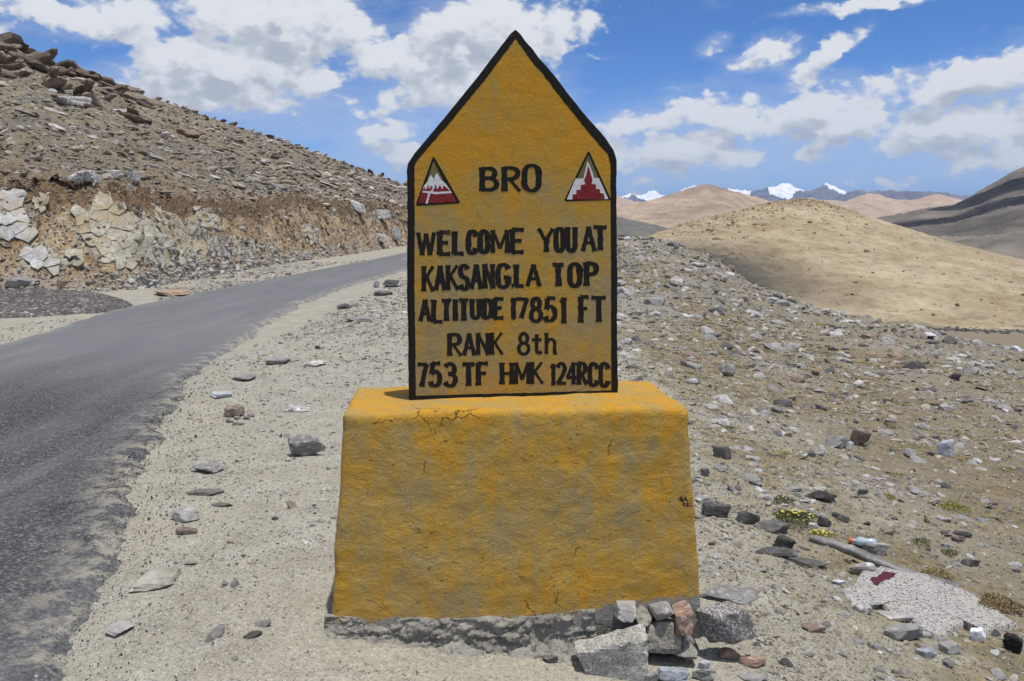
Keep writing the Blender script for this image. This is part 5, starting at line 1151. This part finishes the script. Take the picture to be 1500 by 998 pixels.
# ------------------------------------------------------------------ granite slab, board, bottle, plastic and plants on the right
def slab_thing(name, outline, th_, mat, label, cat, bump=.012):
    P0 = np.array([ground_hit(a, b)[0] for a, b in outline]); c = P0.mean(0); pts = densify(P0[:, :2], .03); A_ = np.column_stack([P0[:, :2], np.ones(len(P0))]); co = np.linalg.lstsq(A_, P0[:, 2], rcond=None)[0]
    pts = pts + fbm(np.column_stack([pts * 9, 0 * pts[:, 0]]), 3)[:, None] * .02; n = len(pts); zf = lambda q: q[:, 0] * co[0] + q[:, 1] * co[1] + co[2]; cc = pts.mean(0); V = []; F_ = []
    shs = [(1.03, -.08), (1.0, th_ * .7), (.975, th_)] + [(k, th_) for k in np.linspace(.9, .1, 9)]
    for sh, h_ in shs:
        q = cc + (pts - cc) * sh; zz = zf(q) + h_ + (fbm(np.column_stack([q * 5, 0 * q[:, 0]]), 4) * bump if h_ > 0 else 0); V.append(np.column_stack([q, zz]))
    V.append(np.array([[*cc, zf(cc[None])[0] + th_]])); V = np.concatenate(V); k_ = len(shs)
    for k in range(k_ - 1):
        for i in range(n): F_.append((k * n + i, k * n + (i + 1) % n, (k + 1) * n + (i + 1) % n, (k + 1) * n + i))
    for i in range(n): F_.append(((k_ - 1) * n + i, (k_ - 1) * n + (i + 1) % n, k_ * n))
    root = empty(name, (cc[0], cc[1], zf(cc[None])[0])); tag(root, label, cat)
    o = mesh('stone_body', V, F_, mat, root); return root, (lambda q: zf(q) + th_ + fbm(np.column_stack([q * 5, 0 * q[:, 0]]), 4) * bump)
def m_gran(t, bs):
    p = POS(t); a = t.sep(t.voro(p, 125, out='Color')); n = t.noise(p, 5, 5, .6); b = t.sep(t.voro(p, 210, out='Color'))
    c = t.mix(n, (.31, .295, .265), (.47, .455, .43)); c = t.mix(t.ss(t.noise(p, 9, 6, .7), .5, .62, 0, .5), c, (.36, .33, .27)); c = t.mix(t.ss(a[0], .80, .84), c, (.055, .055, .06)); c = t.mix(t.ss(b[0], .82, .9, 0, .7), c, (.12, .12, .12)); c = t.mix(t.ss(n, .62, .7, 0, .3), c, (.40, .31, .22))
    return c, n, .01
M['salt'] = material('salt_and_pepper_granite', m_gran)
gs, top = slab_thing('granite_slab', [(1232, 872), (1250, 862), (1262, 848), (1290, 838), (1330, 846), (1362, 852), (1400, 866), (1428, 874), (1450, 892), (1490, 922), (1462, 926), (1440, 934), (1412, 922), (1396, 928), (1380, 940), (1352, 930), (1335, 916), (1305, 904), (1290, 892), (1262, 894), (1245, 886)], .03, M['salt'], 'large salt and pepper granite slab with a maroon paint patch', 'stone slab')
mp = np.array([ground_hit(a, b)[0][:2] for a, b in densify([(1268, 856), (1284, 846), (1300, 842), (1307, 846), (1303, 853), (1290, 857), (1277, 863)], 3)]); mp += fbm(np.column_stack([mp * 40, 0 * mp[:, 0]]), 2)[:, None] * .002
mp[:, 1] -= .05
V = np.column_stack([mp, top(mp) + .004]); V = np.vstack([V, V.mean(0)]); nmp = len(mp); o = mesh('paint_patch', V, [(i, (i + 1) % nmp, nmp) for i in range(nmp)], flatmat('maroon_paint', (.085, .012, .022), .3), gs)
def plank(a, b, wd, th_, mat, label, name, cat):
    A_, B_ = ground_hit(*a)[0], ground_hit(*b)[0]; n = 60; t_ = np.linspace(0, 1, n)[:, None]; C_ = A_ * (1 - t_) + B_ * t_; C_[:, 2] = gz(C_[:, 0], C_[:, 1]); C_[:, 2] = np.convolve(np.pad(C_[:, 2], 8, 'edge'), np.ones(17) / 17, 'valid') + .01
    d = B_ - A_; d[2] = 0; d /= np.linalg.norm(d); nn = np.array([-d[1], d[0], 0]); sec = [(-1, -1), (-1, .6), (-.85, 1), (0, 1.08), (.85, 1), (1, .6), (1, -1)]; V = []
    for i in range(n):
        w_ = wd * (1 + .12 * math.sin(i * .31)) * min(1, .55 + i / 12, .55 + (n - 1 - i) / 8)
        for sx, sz in sec: V.append(C_[i] + nn * sx * w_ / 2 + np.array([0, 0, sz * th_ / 2 + th_ * .2]))
    V = np.array(V); V[:, 2] += fbm(V * 14, 3) * .006; k = len(sec); Fq = [(i * k + j, i * k + (j + 1) % k, (i + 1) * k + (j + 1) % k, (i + 1) * k + j) for i in range(n - 1) for j in range(k)] + [tuple(range(k)), tuple(range((n - 1) * k, n * k))]
    o = mesh(name, V, Fq, mat); tag(o, label, cat); return o
def m_wood(t, bs):
    p = POS(t); n = t.noise(t.mapv(p, (1, 1, 1)), 6, 6, .7, .6); f = t.noise(p, 60, 4, .7)
    c = t.ramp(n, [(.3, (.12, .11, .10)), (.5, (.22, .21, .20)), (.7, (.36, .36, .355))]); return c, f, .01
plank((1186, 794), (1406, 865), .075, .035, material('weathered_timber', m_wood), 'long weathered grey plank half buried above the granite slab', 'plank', 'plank')
# crushed bottle
bp = ground_hit(1262, 802)[0]; bt = empty('plastic_bottle', tuple(bp)); tag(bt, 'crushed clear blue plastic bottle with an orange cap lying among stones', 'bottle')
def lathe(prof, n=20, crush=0.):
    V = []; Fq = []
    for i, (l, r) in enumerate(prof):
        for j in range(n):
            a = 2 * math.pi * j / n; rr2 = r * (1 - crush * (.5 + .5 * math.sin(a * 3 + i * 1.7))); V.append((l, rr2 * math.cos(a), rr2 * math.sin(a)))
    for i in range(len(prof) - 1):
        for j in range(n): Fq.append((i * n + j, i * n + (j + 1) % n, (i + 1) * n + (j + 1) % n, (i + 1) * n + j))
    return np.array(V), Fq
def rot_to(V, ang, tilt=0): c, s_ = math.cos(ang), math.sin(ang); return V @ np.array([[c, s_, 0], [-s_, c, 0], [0, 0, 1]])
ba = math.radians(-22)
V, Fq = lathe([(-.055, .001), (-.055, .016), (-.048, .013), (-.035, .020), (-.02, .031), (0, .034), (.03, .031), (.05, .033), (.08, .032), (.085, .026), (.085, .001)], 20, .22)
def m_pet(t, bs): bs.inputs['Roughness'].default_value = .2; bs.inputs['Transmission Weight'].default_value = .35; return [.55, .66, .76]
mesh('bottle_body', rot_to(V, ba) + bp + np.array([0, 0, .034]), Fq, material('blue_tinted_plastic', m_pet, .2, .5), bt)
V, Fq = lathe([(-.078, .001), (-.078, .017), (-.056, .018), (-.056, .001)], 18)
mesh('bottle_cap', rot_to(V, ba) + bp + np.array([0, 0, .034]), Fq, flatmat('orange_plastic', (.70, .16, .04), .08, .4), bt)
lone((1420, 914, 1448, 942), 'white', 'crumpled white plastic scrap under the edge of the granite slab', hr=.75, seed=130, nplanes=9, rough=.14, name='plastic_scrap', cat='litter', mat=flatmat('white_plastic', (.72, .74, .77), .08, .45))

def leafmat(name, c1, c2):
    def b(t, bs):
        oi = t.n('ShaderNodeObjectInfo').outputs['Random']; n = t.noise(OBJ(t), 14, 3, .6); return t.mix(t.m('MULTIPLY', t.m('ADD', oi, n), .5), c1, c2)
    return material(name, b, .8)
M['leaf'] = leafmat('cushion_leaf', (.085, .10, .035), (.19, .20, .075)); M['leaf_dark'] = leafmat('grey_green_leaf', (.07, .09, .055), (.14, .16, .10)); M['leaf_yellow'] = leafmat('yellow_green_leaf', (.24, .24, .05), (.38, .36, .10))
M['dry'] = leafmat('dry_grass', (.20, .15, .07), (.42, .33, .18)); M['flower'] = leafmat('yellow_petal', (.50, .42, .05), (.62, .52, .08)); M['leaf_hill'] = leafmat('dark_hill_cushion', (.035, .05, .018), (.07, .085, .03))
def cushion(px, py, wpx, hpx, mat, label, flowers=0, onhill=False, n=420, seed=0, group=None):
    rg = np.random.default_rng(seed + 900); q = hill_pt(px, py)[0] if onhill else ground_hit(px, py)[0]; w_ = wpx * q[1] / F / 2; h_ = w_ * hpx; V = []; Fq = []; lf = max(.007, w_ * .07)
    for i in range(n):
        a = rg.uniform(0, 6.28); r_ = math.sqrt(rg.uniform(0, 1)); rr2 = r_ * (1 + .25 * math.sin(a * 3 + seed)); zc = h_ * math.sqrt(max(0, 1 - r_ ** 2)) * rg.uniform(.5, 1.1)
        c = np.array([w_ * rr2 * math.cos(a), w_ * .9 * rr2 * math.sin(a), zc]); d1 = rg.normal(size=3); d1[2] = abs(d1[2]) + .5; d1 /= np.linalg.norm(d1); d2 = np.cross(d1, rg.normal(size=3)); d2 /= np.linalg.norm(d2); l_ = lf * rg.uniform(.7, 1.6)
        b0 = len(V); V += [c - d2 * l_ * .35, c + d2 * l_ * .35, c + d1 * l_ * 1.3 + d2 * l_ * .12, c + d1 * l_ * 1.3 - d2 * l_ * .12]; Fq.append((b0, b0 + 1, b0 + 2, b0 + 3))
    root = empty('cushion_plant', tuple(q)); tag(root, label, 'plant', group); mesh('foliage', np.array(V) + q, Fq, mat, root, smooth=False)
    V = []; Fq = []
    for i in range(flowers):
        a = rg.uniform(0, 6.28); r_ = math.sqrt(rg.uniform(0, .8)); c = np.array([w_ * r_ * math.cos(a), w_ * .8 * r_ * math.sin(a), h_ * math.sqrt(1 - r_ ** 2) * 1.1 + .012]); b0 = len(V); s_ = .0055
        for k in range(5): V.append(c + np.array([math.cos(k * 1.257) * s_, math.sin(k * 1.257) * s_ - .3 * s_, .5 * s_ * math.sin(k * 1.257) + .002]))
        Fq.append(tuple(range(b0, b0 + 5)))
    if flowers: mesh('flowers', np.array(V) + q, Fq, M['flower'], root, smooth=False)
    return root
cushion(1164, 765, 62, .42, M['leaf'], 'low green cushion plant dotted with yellow flowers above the dark stone row', 34, seed=1, n=900)
cushion(1203, 786, 40, .28, M['leaf_yellow'], 'small cushion of yellow flowers just left of the bottle', 26, seed=2, n=500)
cushion(1148, 732, 34, .45, M['leaf_dark'], 'round grey green cushion plant above the flowering one', 3, seed=3, n=500)
cushion(1394, 744, 48, .15, M['leaf_yellow'], 'flat yellow green moss patch right of the oval black object', 0, seed=4, n=700)
cushion(1302, 730, 20, .4, M['leaf_yellow'], 'small yellowish clump beside a pale stone on the slope', 0, seed=5, n=260)
cushion(1345, 797, 40, .2, M['leaf'], 'thin dark green patch above the grey plank', 0, seed=6, n=420)
cushion(1390, 812, 30, .15, M['leaf'], 'faint green patch on the gravel left of the purplish stone', 0, seed=7, n=260)
cushion(1070, 630, 26, .3, M['leaf'], 'dull green clump on the slope above the dark cube like stone', 0, seed=8, n=300)
cushion(1200, 478, 30, .2, M['leaf_yellow'], 'bright yellow green moss near the brow of the slope', 0, seed=9, n=300)
cushion(1465, 892, 70, .10, M['dry'], 'large dry ochre grass mat right of the granite slab', 0, seed=10, n=1500)
cushion(1372, 845, 50, .10, M['dry'], 'dry ochre grass mat above the granite slab', 0, seed=11, n=900)
for i, (a, b, w_) in enumerate([(16, 222, 28), (50, 213, 12), (60, 172, 18), (75, 128, 20), (165, 158, 14), (300, 250, 14), (350, 245, 14), (460, 240, 14), (500, 250, 12), (180, 262, 14)]):
    cushion(a, b, w_, .3, M['leaf_hill'], 'largest dark green cushion at the left edge of the hillside' if i == 0 else 'small dark green cushion on the hillside above the road cut', 0, True, 260, 20 + i, None if i == 0 else 'dark cushions on the hillside')
cushion(262, 190, 18, .5, M['leaf_yellow'], 'yellow lichen clump between pale rock and brown boulder on the hillside', 0, True, 200, 40)
# dry grass tufts over the right slope
gc = bpy.data.collections.new('tuft_shapes')
for k in range(5):
    rg = np.random.default_rng(70 + k); V = []; Fq = []
    for i in range(26):
        a = rg.uniform(0, 6.28); r_ = rg.uniform(0, .6); c = np.array([r_ * math.cos(a), r_ * math.sin(a), 0]); l_ = rg.uniform(.4, 1); dr = np.array([math.cos(a) * .7 + rg.normal(0, .3), math.sin(a) * .7 + rg.normal(0, .3), 1.]); sd = np.array([-math.sin(a), math.cos(a), 0]) * .045; b0 = len(V)
        V += [c - sd, c + sd, c + dr * l_ * .6 + sd * .7, c + dr * l_ * .6 - sd * .7, c + dr * l_ * np.array([1.2, 1.2, .85])]; Fq += [(b0, b0 + 1, b0 + 2, b0 + 3), (b0 + 3, b0 + 2, b0 + 4)]
    me = bpy.data.meshes.new('tuft'); me.from_pydata([tuple(v) for v in V], [], Fq); me.materials.append(M['dry'] if k < 4 else M['leaf']); gc.objects.link(bpy.data.objects.new('tuft', me))
x, y, s = sample_ground(30000, (3, 36), (3.6, 24), 5, 22, 1.8, .09); pz = np.stack([x, y, 0 * x], 1)
gm = sstep(x, .9, 2.4) * sstep(fbm(pz * .5 + 3, 3), -.45, .12) * sstep(fbm(pz * 2.1, 3), -.2, .2); k = (RNG.uniform(0, 1, len(x)) < gm * .8) & (y / smoothinterp(x / y, _sX, _sD) < .8); x, y, s = x[k], y[k], s[k]; P = np.stack([x, y, gz(x, y) - .004], 1); n = len(P)
scatter('dry_grass', P, s[:, None] * np.array([[1.3, 1.3, .5]]) * RNG.uniform(.7, 1.2, (n, 1)), np.stack([0 * x, 0 * x, RNG.uniform(0, 6.28, n)], 1), RNG.integers(0, 5, n), gc, 'short dry grass tufts among the stones of the slope', 'grass')

# ------------------------------------------------------------------ thin air that turns the far ranges blue
hz = bpy.data.materials.new('haze'); hz.use_nodes = True; t = NT(hz.node_tree); pv = t.n('ShaderNodeVolumePrincipled'); pv.inputs['Color'].default_value = (.42, .62, 1, 1); pv.inputs['Density'].default_value = 1.6e-5; pv.inputs['Anisotropy'].default_value = 0.0
ho = t.n('ShaderNodeOutputMaterial'); t.link(pv.outputs[0], ho.inputs['Volume'])
X0, X1, Y0, Y1, Z0, Z1_ = -95000, 95000, -95000, 95000, -60, 2600
hv = [(a, b, c) for a in (X0, X1) for b in (Y0, Y1) for c in (Z0, Z1_)]
ho_ = mesh('haze', hv, [(0, 1, 3, 2), (4, 6, 7, 5), (0, 4, 5, 1), (2, 3, 7, 6), (0, 2, 6, 4), (1, 5, 7, 3)], hz, smooth=False); tag(ho_, 'thin bluish haze over the whole plateau', 'haze', kind='stuff')
